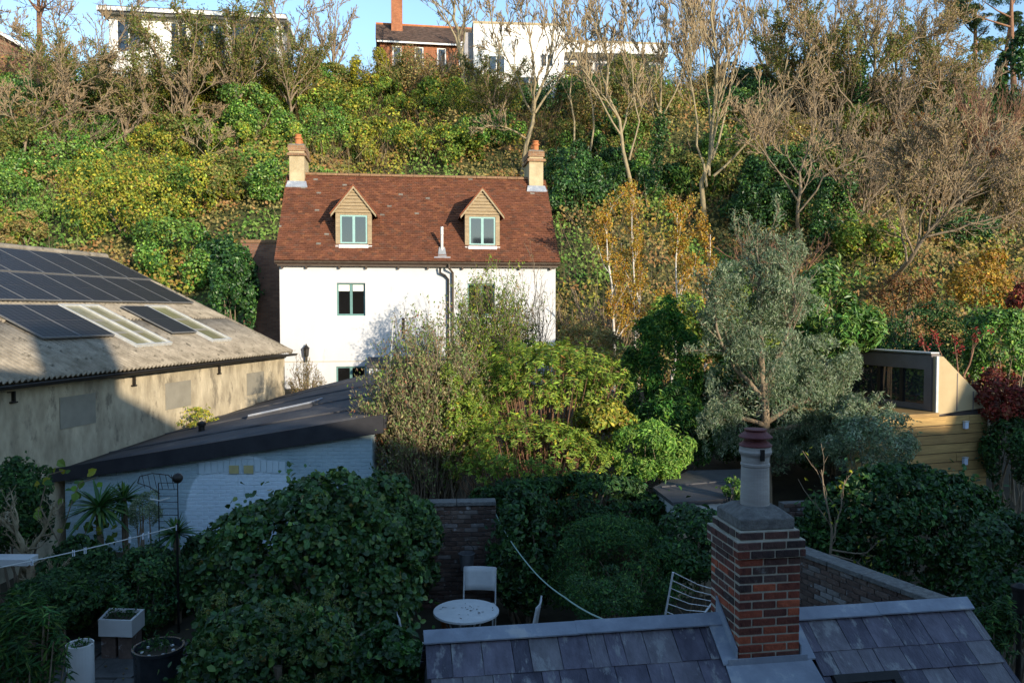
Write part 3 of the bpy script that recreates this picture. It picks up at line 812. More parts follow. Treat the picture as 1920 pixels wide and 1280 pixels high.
def brick_house():
    P0 = at(712, 128, 66)
    b = thing("brick_house", "red brick house with dark tiled roof and tall chimney on the hilltop", "house", (P0[0], P0[1], H(P0[0], P0[1]) - .5), R(9))
    zt = at(712, 78, 66)[2] - b.location.z
    wd = 8.4
    hs = [(x, x + .75, zt - 2.0, zt - .25) for x in (1.0, 2.75, 4.55, 6.3)]
    wall_holes(MB(), wd, zt, 0, .3, hs, -1).build("wall", M['brick_red'], b)
    for x in (0, wd - .3): MB().prism([(x, .31, -1), (x, 6, -1), (x, 6, zt - .05), (x, 3, zt + 2.1), (x, .31, zt - .05)], (.3, 0, 0)).build("gable_wall", M['brick_red'], b)
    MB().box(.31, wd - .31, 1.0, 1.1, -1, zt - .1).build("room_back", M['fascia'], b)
    for h in hs: sash(b, h[0], h[2], .75, 1.75, .08)
    rf = MB().prism([(-.3, -.35, zt - .02), (-.3, 3, zt + 2.35), (-.3, 6.35, zt - .02), (-.3, 6.35, zt - .15), (-.3, 3, zt + 2.15), (-.3, -.35, zt - .15)], (wd + .6, 0, 0)).build("roof", M['dark_tile'], b)
    link("roof_tiles", tile_field(-.32, wd + .32, -.37, zt, 3, zt + 2.36, .25, .2, [((.14, .09, .07), 3), ((.10, .07, .055), 2)], seed=8), M['tile'], rf)["kind"] = "stuff"
    MB().tube([(-.3, 3, zt + 2.4), (wd + .3, 3, zt + 2.4)], .1, 6).build("ridge", M['terracotta'], rf)
    MB().box(-.2, wd + .2, -.42, -.35, zt - .16, zt - .03).build("gutter", M['white_paint'], b)
    ch = MB().box(.95, 1.85, 1.6, 2.3, zt + .7, zt + 4.3).build("chimney", M['brick_red'], b)
    MB().box(.82, 1.98, 1.47, 2.43, zt + 4.301, zt + 4.55).build("corbel", M['brick_red'], ch)
    MB().box(.72, 2.08, 1.37, 2.53, zt + 4.551, zt + 4.75).build("corbel", M['brick_red'], ch)
    MB().box(.90, 1.90, 1.55, 2.35, zt + 4.751, zt + 5.1).build("cap", M['brick_red'], ch)
    MB().box(.8, 2.0, 1.35, 1.6, zt + .72, zt + .86).build("flashing", M['white_paint'], ch)
    for x in (1.2, 1.6): MB().lathe([(.13, 0), (.11, .5), (.14, .55)], 10, (x, 1.95, zt + 5.1)).build("chimney_pot", M['terracotta'], ch)
    # white boarded gable at its right end
    MB().prism([(6.3, -.05, zt - .3), (9.3, -.05, zt - .3), (9.3, -.05, zt + .2), (8.6, -.05, zt + 1.9), (6.3, -.05, zt + .05)], (0, -.2, 0)).build("bargeboard", M['white_paint'], b)
brick_house()

def white_villa():
    A = at(888, 150, 58); 
    b = thing("modern_house", "white flat-roofed modern house with a long glazed front above the bare trees", "house", (A[0], A[1], A[2] - 1.2), R(5))
    zt = at(888, 44, 58)[2] - b.location.z
    MB().box(0, 6.4, 0, 7, -2, zt).build("wall", M['white_paint'], b)
    MB().box(-.06, 6.46, -.06, 7.06, zt + .001, zt + .14).build("parapet", M['stone_render'], b)
    for x0, x1, z0, z1 in ((1.0, 2.2, 1.6, 2.9), (3.2, 4.6, .6, 1.5), (4.7, 5.6, 2.2, 3.1)):
        casement(b, "window", x0, x1, z0, z1, -.06, 'white_paint', 'glass', lights=2, bar=.05)
    MB().box(-.62, -.003, .6, 6, -2, zt - .45).build("side_panel", M['shade_panel'], b)  # grey colour stands in for the shade on the white block's left face
    # recessed long wing
    y = 3.2; x0, x1 = 6.41, 14.6; zw = zt - .05
    wing = MB().box(x0, x1, y + .9, y + 6, -1.5, zw - .8).build("wing_wall", M['shade_panel'], b)
    MB().box(x0, x1 + .1, y - .2, y + 6.2, zw - .8, zw - .05).build("fascia", M['white_paint'], wing)
    MB().box(x0 + .01, x1 + .15, y - .25, y + 6.3, zw - .05, zw + .06).build("roof_edge", M['stone_render'], wing)
    n = 6
    for k in range(n):
        a = x0 + .15 + (x1 - x0 - .3) * k / n; c = x0 + .15 + (x1 - x0 - .3) * (k + 1) / n
        for (za, zb) in ((2.75, 3.85), (1.55, 2.62)):
            f = MB(); t = .08
            f.box(a + .02, c - .02, y + .78, y + .88, za, za + t); f.box(a + .02, c - .02, y + .78, y + .88, zb - t, zb)
            f.box(a + .02, a + .02 + t, y + .781, y + .879, za + t, zb - t); f.box(c - .02 - t, c - .02, y + .781, y + .879, za + t, zb - t)
            w = f.build("window", M['white_paint'], b)
            MB().box(a + .05, c - .05, y + .83, y + .845, za + .04, zb - .04).build("pane", M['glass'], w)
        MB().box(a - .04, a + .04, y - .1, y + .0, -1.2, zw - .82).build("post", M['vinyl_bar'], b)
    MB().box(x0, x1, y - .25, y + .7, 1.25, 1.45).build("terrace_slab", M['shade_panel'], b)
    MB().box(x0, x1, y + .2, y + .6, -2, 1.245).build("plinth_wall", M['white_paint'], b)
    rl = MB(); rl.box(x0, x1, y - .22, y - .18, 2.25, 2.3)
    for k in range(40): rl.box(x0 + .1 + k * .2, x0 + .12 + k * .2, y - .21, y - .19, 1.45, 2.25)
    rl.build("railing", M['vinyl_bar'], b)
white_villa()

def bungalow():
    A = at(205, 100, 60)
    b = thing("bungalow", "white bungalow with a long flat roof edge half hidden by brush on the left hilltop", "house", (A[0], A[1], A[2] - 1.0), R(8))
    zt = at(205, 20, 60)[2] - b.location.z
    W = 12.2
    hs = [(.5, 2.2, zt - 2.9, zt - .6), (4.2, 5.4, zt - 2.9, zt - .6), (5.7, 8.1, zt - 3.0, zt - .55), (8.4, 11.6, zt - 3.0, zt - .55)]
    wall_holes(MB(), W, zt - .3, 0, .25, hs, -1.5).build("wall", M['white_paint'], b)
    MB().box(0.0, W, .9, 6, -1.5, zt - .32).build("room_block", M['shade_panel'], b)
    for i, h in enumerate(hs): casement(b, "window", h[0], h[1], h[2], h[3], .08, 'white_paint', 'glass', lights=2 + (i > 1), bar=.07)
    MB().box(-.5, W + .4, -.9, 6.5, zt - .30, zt).build("roof", M['white_paint'], b)
    MB().box(-.45, W + .35, -.85, 6.4, zt + .001, zt + .08).build("roof_felt", M['felt'], b)
    MB().box(-.46, W + .36, -.94, -.902, zt - .40, zt - .28).build("gutter", M['black_metal'], b)
    for x in (8.25, 11.9): MB().box(x, x + .14, -.75, -.6, -1.5, zt - .3).build("post", M['white_paint'], b)
bungalow()

def left_roof_house():
    A = at(-6, 92, 62)
    b = thing("gabled_house", "house with a white-edged brown gable at the top left corner", "house", (A[0], A[1], A[2] - 2.5), R(5))
    z0 = 2.3; ap = z0 + 1.5
    MB().prism([(-4, 0, -1), (2.4, 0, -1), (2.4, 0, z0), (0, 0, ap - .1), (-4, 0, z0 - 1)], (0, 5, 0)).build("wall", M['brick_old'], b)
    for s, x in ((-1, -3.4), (1, 2.75)):
        q = [(0, -.4, ap), (x, -.4, z0 - .1), (x, 5.2, z0 - .1), (0, 5.2, ap)]
        MB().prism(q if s > 0 else q[::-1], (0, 0, .15)).build("roof", M['dark_tile'], b)
        MB().prism([(0, -.5, ap + .16), (x, -.5, z0 + .05), (x, -.5, z0 - .2), (0, -.5, ap - .1)], (0, .09, 0)).build("bargeboard", M['white_paint'], b)
left_roof_house()

# ------------------------------------------------------------------ warehouse with solar panels
def warehouse():
    A = (-7.0987, 26.0, 0.0); ang = math.atan2(1, .19)
    b = thing("warehouse", "long low warehouse with corrugated roof carrying solar panels", "warehouse", A, ang)
    U0 = -24.0; EZ = 3.70; SL = 3.029 / 6.59; RY = 6.59; up = np.array([0, 6.59, 3.029]); up /= np.linalg.norm(up); nn = np.array([0, -up[2], up[1]])
    def rp(u, v, h=0.0): return np.array([u, 0, 3.75]) + up * v + nn * h + np.array([0, 0, 0])
    MB().box(U0, 0, .12, .42, -.6, EZ - .06).build("wall", M['cement_wall'], b)
    MB().prism([(-.30, .43, -.6), (-.30, 2 * RY, -.6), (-.30, 2 * RY, EZ - .3), (-.30, RY, EZ + 2.7), (-.30, .43, EZ - .08)], (.28, 0, 0)).build("gable_wall", M['cement_wall'], b)
    MB().box(U0, -.01, .06, .118, 3.52, 3.60).build("string_course", M['cement_wall'], b)
    for i, (u0, u1, z0, z1) in enumerate(((-9.83, -8.79, 2.63, 3.27), (-6.32, -5.24, 2.6, 3.25), (-2.41, -1.39, 2.56, 3.2))):
        MB().box(u0, u1, .105, .119, z0, z1).build("blocked_window", M['cement_patch'], b)
    for u in (-11.03, -7.53, -3.92):
        k = MB(); k.box(u - .018, u + .018, .05, .119, 3.33, 3.52); k.box(u - .07, u + .08, .06, .118, 3.295, 3.325); k.box(u - .12, u - .019, .09, .118, 3.495, 3.52)
        k.build("wall_bracket", M['black_metal'], b)
    # corrugated sheets
    du = .146 / 6
    us = np.arange(U0, .12, du); wave = .036 * np.cos(us / .146 * 2 * math.pi)
    for k, (v0, v1) in enumerate(((-.12, 2.5), (2.38, 4.95), (4.83, 7.27))):
        Vt = []
        for v, lift in ((v0, .045 if k else .02), ((v0 + v1) / 2, .025), (v1, .0)):
            P = np.array([0, 0, 3.75]) + up * v
            Vt.append(np.stack([us, np.full_like(us, P[1]) + nn[1] * (wave + lift), P[2] + nn[2] * (wave + lift)], 1))
        V = np.concatenate(Vt); n = len(us); i = np.arange(n - 1)
        F = np.concatenate([np.stack([i, i + 1, i + n + 1, i + n], 1), np.stack([i + n, i + n + 1, i + 2 * n + 1, i + 2 * n], 1)])
        o = link("roof_sheet", npmesh("roof_sheet", V, F, smooth=True), M['asbestos'], b)
        s = o.modifiers.new("solid", 'SOLIDIFY'); s.thickness = .012
    MB().prism([(U0, 2 * RY + .1, EZ), (U0, RY + .02, 6.76), (U0, RY + .02, 6.70), (U0, 2 * RY + .1, EZ - .06)], (24.1, 0, 0)).build("roof_sheet", M['asbestos'], b)
    for k in range(13):
        MB().tube([(U0 + k * 1.86, RY, 6.80), (U0 + k * 1.86 + 1.9, RY, 6.80)], .11, 8).build("ridge_cap", M['asbestos'], b)
    g = MB(); pr = [(-.20 + .075 * math.cos(a), 3.66 + .075 * math.sin(a)) for a in np.linspace(math.pi, 2 * math.pi, 7)]
    g.prism([(U0, y, z) for y, z in pr], (24.12, 0, 0)); g.box(U0, .1, -.10, .119, 3.602, 3.64); g.build("gutter", M['black_metal'], b)
    vb = MB(); q0 = rp(.11, -.1, .06); q1 = rp(.11, 7.3, .06)
    vb.prism([q0, q1, q1 - nn * .16, q0 - nn * .16], (.03, 0, 0)); vb.build("verge_trim", M['asbestos'], b)
    # solar panels: frame mesh with two fields of cells each
    Rm = Matrix(((1, 0, 0), (0, up[1], nn[1]), (0, up[2], nn[2]))).to_4x4()
    W, L = 1.134, 1.70
    fm = MB(); fm.box(0, W, 0, L, -.035, -.002); frame_me = fm.mesh("solar_panel")
    for (ax, bx, ay, by) in ((0, W, 0, .022), (0, W, L - .022, L), (0, .022, .022, L - .022), (W - .022, W, .022, L - .022)): fm.box(ax, bx, ay, by, -.002, .006)
    frame_me = fm.mesh("solar_panel")
    cm = MB(); cm.box(.022, W - .022, .022, L / 2 - .010, -.001, .003); cells_a = cm.mesh("cells")
    cm = MB(); cm.box(.022, W - .022, L / 2 + .010, L - .022, -.001, .003); cells_b = cm.mesh("cells")
    lines = MB()
    for k in range(1, 6): lines.box(k * W / 6 - .0035, k * W / 6 + .0035, .022, L - .022, .0031, .0036)
    for k in range(1, 12): lines.box(.022, W - .022, k * L / 12 - .0015, k * L / 12 + .0015, .0037, .0040)
    lines_me = lines.mesh("cell_lines")
    spots = [(-.20 - W - k * (W + .022), 5.17) for k in range(11)] + [(-.42 - W - k * (W + .022), 3.36) for k in range(14)]
    spots += [(-6.68 - W - k * (W + .022), 1.36) for k in range(2)] + [(-3.22 - W, 1.34)]
    for u, v in spots:
        pm = Matrix.Translation(Vector(rp(u, v, .13))) @ Rm
        p = link("solar_panel", frame_me, M['panel_frame'], b); p.matrix_local = pm
        for me in (cells_a, cells_b): link("cells", me, M['panel'], p)
        link("cell_lines", lines_me, M['panel_frame'], p)
    # glazed rooflights between the panels
    for u0, u1, k in ((-6.52, -5.14, 2), (-3.14, -2.20, 1)):
        v0, v1 = .86, 3.1; m = MB()
        bars = [u0, u1] if k == 1 else [u0, (u0 + u1) / 2 + .02, u1]
        def rb(mb, ua, ub, va, vb_, ha, hb):
            c = [rp(x, v, h) for h in (ha, hb) for v in (va, vb_) for x in (ua, ub)]
            mb.add(c, [(0, 2, 3, 1), (4, 5, 7, 6), (0, 1, 5, 4), (2, 6, 7, 3), (0, 4, 6, 2), (1, 3, 7, 5)])
        for x in bars: rb(m, x - .024, x + .024, v0, v1, .04, .12)
        rb(m, u0 - .035, u1 + .035, v0 - .05, v0 - .001, .04, .12); rb(m, u0 - .035, u1 + .035, v1 + .001, v1 + .05, .04, .12)
        rl = m.build("rooflight", M['alu'], b)
        for xa, xb in zip(bars[:-1], bars[1:]):
            g = MB(); rb(g, xa + .025, xb - .025, v0, v1, .065, .075); g.build("pane", M['rooflight_glass'], rl)
            for vv in (1.5, 2.2):
                h = MB(); rb(h, xa + .05, xb - .20, vv, vv + .12, .077, .082); h.build("inner_beam", M['cement_patch'], rl)
warehouse()

# ------------------------------------------------------------------ pale blue brick shed with black roof
def blue_shed():
    O = np.array([-9.0, 16.2, 0.0])
    s = thing("shed", "pale blue painted brick shed with a black felt roof edge rising to the right", "shed", O)
    A = np.array([-9.15, 16.1, 1.82]) - O; B = np.array([-2.62, 16.4, 2.90]) - O; D = np.array([-2.9, 24.0, 3.50]) - O; C = np.array([-7.18, 25.9, 2.36]) - O
    n = 12; V = []; 
    for j in range(n + 1):
        for i in range(n + 1):
            a, c = i / n, j / n
            p = (A * (1 - a) + B * a) * (1 - c) + (C * (1 - a) + D * a) * c
            p = p + np.array([0, 0, .05 * math.sin(a * math.pi) * math.sin(c * math.pi)])
            V.append(p)
    V = np.array(V); idx = (np.arange(n)[:, None] * (n + 1) + np.arange(n)[None]).ravel()
    F = np.stack([idx, idx + 1, idx + n + 2, idx + n + 1], 1)
    o = link("roof", npmesh("roof", V, F, smooth=True), M['felt'], s)
    m = o.modifiers.new("solid", 'SOLIDIFY'); m.thickness = .08; m.offset = -1
    # felt seams
    for c in (.16, .36, .58, .8):
        p0 = A * (1 - c) + C * c; p1 = B * (1 - c) + D * c; pts = [p0 * (1 - t) + p1 * t + np.array([0, 0, .012 + .05 * math.sin(t * math.pi) * math.sin(c * math.pi)]) for t in np.linspace(0.02, .98, 8)]
        MB().tube(pts, .022, 5).build("felt_seam", M['felt'], o)
    dirx = (B - A) / np.linalg.norm(B - A); fd = np.array([0, -.05, 0])
    MB().prism([A + [-.15, -.02, .04], B + [0.05, -.02, .04], B + [0.05, -.02, -.33], A + [-.15, -.02, -.22]], (0, -.06, 0)).build("fascia", M['fascia'], s)
    MB().prism([B + [.05, 0, .03], D + [.05, 0, .03], D + [.05, 0, -.25], B + [.05, 0, -.25]], (.05, 0, 0)).build("fascia", M['fascia'], s)
    # front wall: real bricks, painted over
    L = 6.08; w0 = .10; yk = lambda x: .02 + .043 * x
    def top(x): return 1.82 + (x - A[0]) * (B[2] - A[2]) / (B[0] - A[0]) - .16
    bl, bh = .225, .075; Vb = []; Tt = []
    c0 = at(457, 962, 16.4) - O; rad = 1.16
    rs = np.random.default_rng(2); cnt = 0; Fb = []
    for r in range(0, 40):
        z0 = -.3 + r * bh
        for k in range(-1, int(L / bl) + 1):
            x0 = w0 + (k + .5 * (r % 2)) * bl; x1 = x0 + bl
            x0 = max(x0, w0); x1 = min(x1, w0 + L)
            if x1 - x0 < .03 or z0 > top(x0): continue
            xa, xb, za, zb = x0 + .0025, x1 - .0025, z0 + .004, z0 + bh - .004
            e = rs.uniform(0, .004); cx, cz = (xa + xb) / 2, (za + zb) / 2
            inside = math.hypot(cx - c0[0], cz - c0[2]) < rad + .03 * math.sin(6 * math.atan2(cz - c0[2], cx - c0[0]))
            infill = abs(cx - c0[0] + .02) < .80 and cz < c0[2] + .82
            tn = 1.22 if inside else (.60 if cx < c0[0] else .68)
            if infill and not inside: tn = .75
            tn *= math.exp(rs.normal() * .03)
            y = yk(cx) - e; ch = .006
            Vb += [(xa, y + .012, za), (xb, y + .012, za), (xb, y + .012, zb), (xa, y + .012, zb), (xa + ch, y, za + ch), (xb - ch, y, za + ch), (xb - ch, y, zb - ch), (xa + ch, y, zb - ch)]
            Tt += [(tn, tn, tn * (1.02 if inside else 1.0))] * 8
            q = cnt * 8; Fb += [(q + 4, q + 5, q + 6, q + 7), (q, q + 1, q + 5, q + 4), (q + 1, q + 2, q + 6, q + 5), (q + 2, q + 3, q + 7, q + 6), (q + 3, q, q + 4, q + 7)]
            cnt += 1
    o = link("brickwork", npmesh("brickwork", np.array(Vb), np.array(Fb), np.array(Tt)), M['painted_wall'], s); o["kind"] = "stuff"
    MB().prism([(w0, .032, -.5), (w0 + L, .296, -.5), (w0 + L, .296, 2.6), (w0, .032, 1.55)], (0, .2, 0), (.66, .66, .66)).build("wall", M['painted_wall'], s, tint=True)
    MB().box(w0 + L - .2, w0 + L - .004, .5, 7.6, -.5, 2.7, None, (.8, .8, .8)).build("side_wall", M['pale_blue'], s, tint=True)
    # soldier course over the filled arch, two ochre vents, small dark window
    for k in range(14):
        x = c0[0] - .86 + k * .122
        zc = c0[2] + .80 + .06 * math.sin(math.pi * (k + .5) / 14)
        MB().box(x, x + .112, yk(x) - .016, yk(x) - .001, zc, zc + .24, None, (1.0, 1.0, 1.0)).build("arch_brick", M['pale_blue'], s, tint=True)
    for k in (0, 1):
        a = at(430 + k * 27, 872, 16.35) - O; b2 = at(448 + k * 27, 887, 16.35) - O
        MB().box(a[0], b2[0], yk(a[0]) - .035, yk(a[0]) - .018, b2[2], a[2]).build("air_vent", M['yellow_vent'], s)
    a = at(556, 904, 16.4) - O
    wn = MB().box(a[0], a[0] + .42, yk(a[0]) - .02, yk(a[0]) + .004, a[2] - .75, a[2]).build("window", M['glass_dark'], s)
    MB().box(a[0] - .05, a[0] + .47, yk(a[0]) - .03, yk(a[0]) - .001, a[2] + .002, a[2] + .06).build("lintel", M['white_paint'], wn)
    # vent stub and raised box on the roof
    p = at(378, 806, 18.6) - O
    v = MB().lathe([(.07, -.25), (.07, .10), (.10, .11), (.10, .17), (.03, .20)], 10, p).build("roof_vent", M['black_metal'], s)
    p = [at(455, 790, 19.0), at(585, 762, 19.0), at(612, 752, 20.4), at(500, 772, 20.6)]
    p = [q - O for q in p]
    mb = MB(); lo = [q + np.array([0, 0, -.12]) for q in p]; hi = [q * 1 + np.array([0, 0, .10]) for q in p]
    cen = sum(hi) / 4; hi = [cen + (q - cen) * .88 for q in hi]
    mb.add(lo + hi, [(0, 1, 5, 4), (1, 2, 6, 5), (2, 3, 7, 6), (3, 0, 4, 7), (4, 5, 6, 7)]); rb = mb.build("raised_hatch", M['felt'], s)
    MB().tube([hi[0], hi[1], hi[2]], .025, 5).build("edge_trim", M['lead'], rb)
blue_shed()

# ------------------------------------------------------------------ garden studio on the right
def studio():
    C = np.array([9.33, 18.0, 0.0])
    b = thing("garden_studio", "low garden studio with dark grey frame above a cedar board wall", "studio", C, math.atan(.364))
    # local x: along lit front (to the right), local y: back along the window side
    zt, zb = 4.0, 2.72
    sp = MB().prism([(0.0, 0, zb), (1.42, 0, zb + .10), (1.42, 0, zb + .28), (.18, 0, zt), (0.0, 0, zt)], (0, .10, 0)).build("side_panel", M['tan_panel'], b)
    for x, z1 in ((.60, 3.62), (1.08, 3.2)):
        MB().box(x - .012, x + .012, -.008, -.001, zb + .06, z1).build("panel_joint", M['anthracite'], sp)
    MB().box(-.07, .17, .10, 4.2, zt + .062, zt + .09).build("roof_edge", M['alu'], b)
    MB().box(-.035, .03, -.03, .0, zb - .02, zt + .01).build("corner_trim", M['alu'], sp)
    # frame round the glazing on the left-hand side (plane x = 0)
    f = MB(); Lw = 4.2
    f.box(-.05, .15, .101, Lw, zt - .30, zt - .001); f.box(-.048, .12, .101, .30, zb + .07, zt - .301); f.box(-.02, .12, .31, Lw, zb + .07, zb + .20)
    f.build("frame", M['anthracite'], b)
    for k, (y0, y1) in enumerate(((.31, .92), (1.02, 1.60), (1.70, 2.8), (2.9, 4.0))):
        p = MB().box(.02, .035, y0, y1, zb + .20, zt - .31).build("pane", M['glass'], b)
        MB().box(-.02, .06, y1 + .002, y1 + .098, zb + .201, zt - .305).build("mullion", M['black_metal'], b)
    MB().prism([(.0, .15, zt - .002), (.18, .12, zt - .002), (1.44, .12, zb + .30), (1.44, Lw, zb + .30), (.18, Lw, zt - .002), (0, Lw, zt - .002)], (0, 0, .06)).build("roof", M['anthracite'], b)
    MB().box(.15, 1.38, .12, Lw - .05, zb - .3, zb + .25).build("floor_block", M['anthracite'], b)
    dk = MB(); dk.box(-2.5, -.06, -.14, 4.5, zb - .02, zb + .06); dk.build("deck", M['timber'], b)
    MB().box(-2.5, 1.42, -.06, .05, -.2, zb - .03).build("wall_core", M['fascia'], b)
    # cedar boards, one by one
    rows = 11; bh = .205; rs = random.Random(5)
    for r in range(rows):
        z1 = zb - .03 - r * bh; z0 = z1 - bh + .018
        cuts = [-2.5, rs.uniform(-1.9, -1.2), rs.choice([-.62, .12]) + rs.uniform(-.1, .1), rs.uniform(.4, .9), 1.42]
        if r in (1, 2, 3): cuts = [-2.5, -.9, 1.42]
        for x0, x1 in zip(cuts[:-1], cuts[1:]):
            e = rs.uniform(0, .01)
            MB().box(x0 + .003, x1 - .003, -.095 - e, -.062, z0, z1).build("board", M['timber'], b)
    for (px, py) in ((1795, 795), (1793, 862)):
        q = at(px, py, 18.3); x = .72; z = q[2]
        l = MB().box(x - .05, x + .05, -.17, -.107, z - .07, z + .07).build("wall_light", M['lamp_glass'], b)
        MB().box(x - .06, x + .06, -.18, -.106, z + .072, z + .10).build("cap", M['alu'], l)
studio()

# ------------------------------------------------------------------ small flat-roofed store
def flat_store():
    z = 1.68
    def g(px, py): r = ray(px, py); t = (z - 5) / r[2]; return np.array([0, 0, 5]) + r * t
    pts = [g(1261, 948), g(1402, 938), g(1408, 884), g(1291, 887), g(1224, 919)]
    O = np.array([pts[0][0], pts[0][1], float(H(pts[0][0], pts[0][1]))])
    s = thing("garden_store", "small flat-roofed store with dark felt top behind the chimney pot", "shed", O)
    loc = [p - O for p in pts]
    cen = sum(loc) / 5
    MB().prism(loc, (0, 0, .06)).build("roof", M['felt'], s)
    ins = [cen + (p - cen) * .95 for p in loc]
    MB().prism([p + np.array([0, 0, -.003]) for p in ins], (0, 0, -.22)).build("fascia", M['white_metal'], s)
    ins = [cen + (p - cen) * .90 for p in loc]
    MB().prism([p + np.array([0, 0, -.225]) for p in ins], (0, 0, -1.8)).build("wall", M['cement_wall'], s)
    q0, q1 = (loc[4] + loc[0]) / 2, (loc[2] + loc[1]) / 2
    MB().tube([q0 * .9 + cen * .1 + [0, .5, .065], q1 + [0, .2, .065]], .02, 5).build("felt_seam", M['felt'], s)
flat_store()

# ------------------------------------------------------------------ garden brick walls, brick by brick
def chamfer_box(name, lx, ly, lz, c=.006):
    x, y, z = lx / 2, ly / 2, lz / 2; V = []; 
    for sx in (-1, 1):
        for sy in (-1, 1):
            for sz in (-1, 1):
                V += [(sx * (x - c), sy * (y - c), sz * z), (sx * (x - c), sy * y, sz * (z - c)), (sx * x, sy * (y - c), sz * (z - c))]
    import bmesh
    bm = bmesh.new()
    for p in V: bm.verts.new(p)
    bmesh.ops.convex_hull(bm, input=bm.verts)
    bmesh.ops.dissolve_limit(bm, angle_limit=.01, verts=bm.verts, edges=bm.edges)
    me = bpy.data.meshes.new(name); bm.to_mesh(me); bm.free()
    return me
BR = chamfer_box("brick", .215, .1025, .065)
BC = chamfer_box("brick", .215, .1025, .065)

def brick_wall(name, label, p0, p1, z0, z1, mat='brick_garden', coping=True, back=1):
    p0 = np.array(p0, float); p1 = np.array(p1, float); d = p1 - p0; L = np.linalg.norm(d); a = math.atan2(d[1], d[0])
    w = thing(name, label, "wall", (p0[0], p0[1], z0), a)
    MB().box(0, L, .012, .20, -.4, z1 - z0).build("core", M['mortar_dark'], w)
    rows = int((z1 - z0) / .075); rs = random.Random(3); cnt = 0
    for r in range(rows):
        z = (z1 - z0) - .037 - r * .075; x = -.1125 if r % 2 else 0.0
        while x < L - .02:
            x0, x1 = max(x, 0), min(x + .225, L); wd = x1 - x0
            if wd > .05 and cnt < 300:
                o = link("brick", BR, M[mat], w, loc=((x0 + x1) / 2, .045 + rs.uniform(-.006, .005), z), rot=(0, 0, rs.uniform(-.008, .008)), scale=((wd - .010) / .215, 1, .99))
                cnt += 1
            x += .225
    if coping:
        n = max(2, int(L / .5))
        for k in range(n):
            MB().box(k * L / n + .004, (k + 1) * L / n - .004, -.04, .24, z1 - z0 + .002, z1 - z0 + .07).build("coping_stone", M['cap_mortar'], w, bevel=.01)
    return w
a = at(782, 1000, 13.6); c = at(930, 1000, 13.6)
brick_wall("garden_wall", "old garden wall with whitened bricks behind the round table", (a[0], 13.6), (c[0], 13.7), -.05, 1.74)
brick_wall("garden_wall", "dark brick boundary wall with pale coping slanting behind the brick chimney", (3.75, 11.9), (4.95, 9.25), .1, 1.60)
a = at(1480, 985, 14.6)
brick_wall("garden_wall", "brick wall fragment right of the chimney pot in front of the dark hedge", (a[0] - .1, 14.6), (a[0] + 1.0, 14.8), .2, 1.55, coping=False)

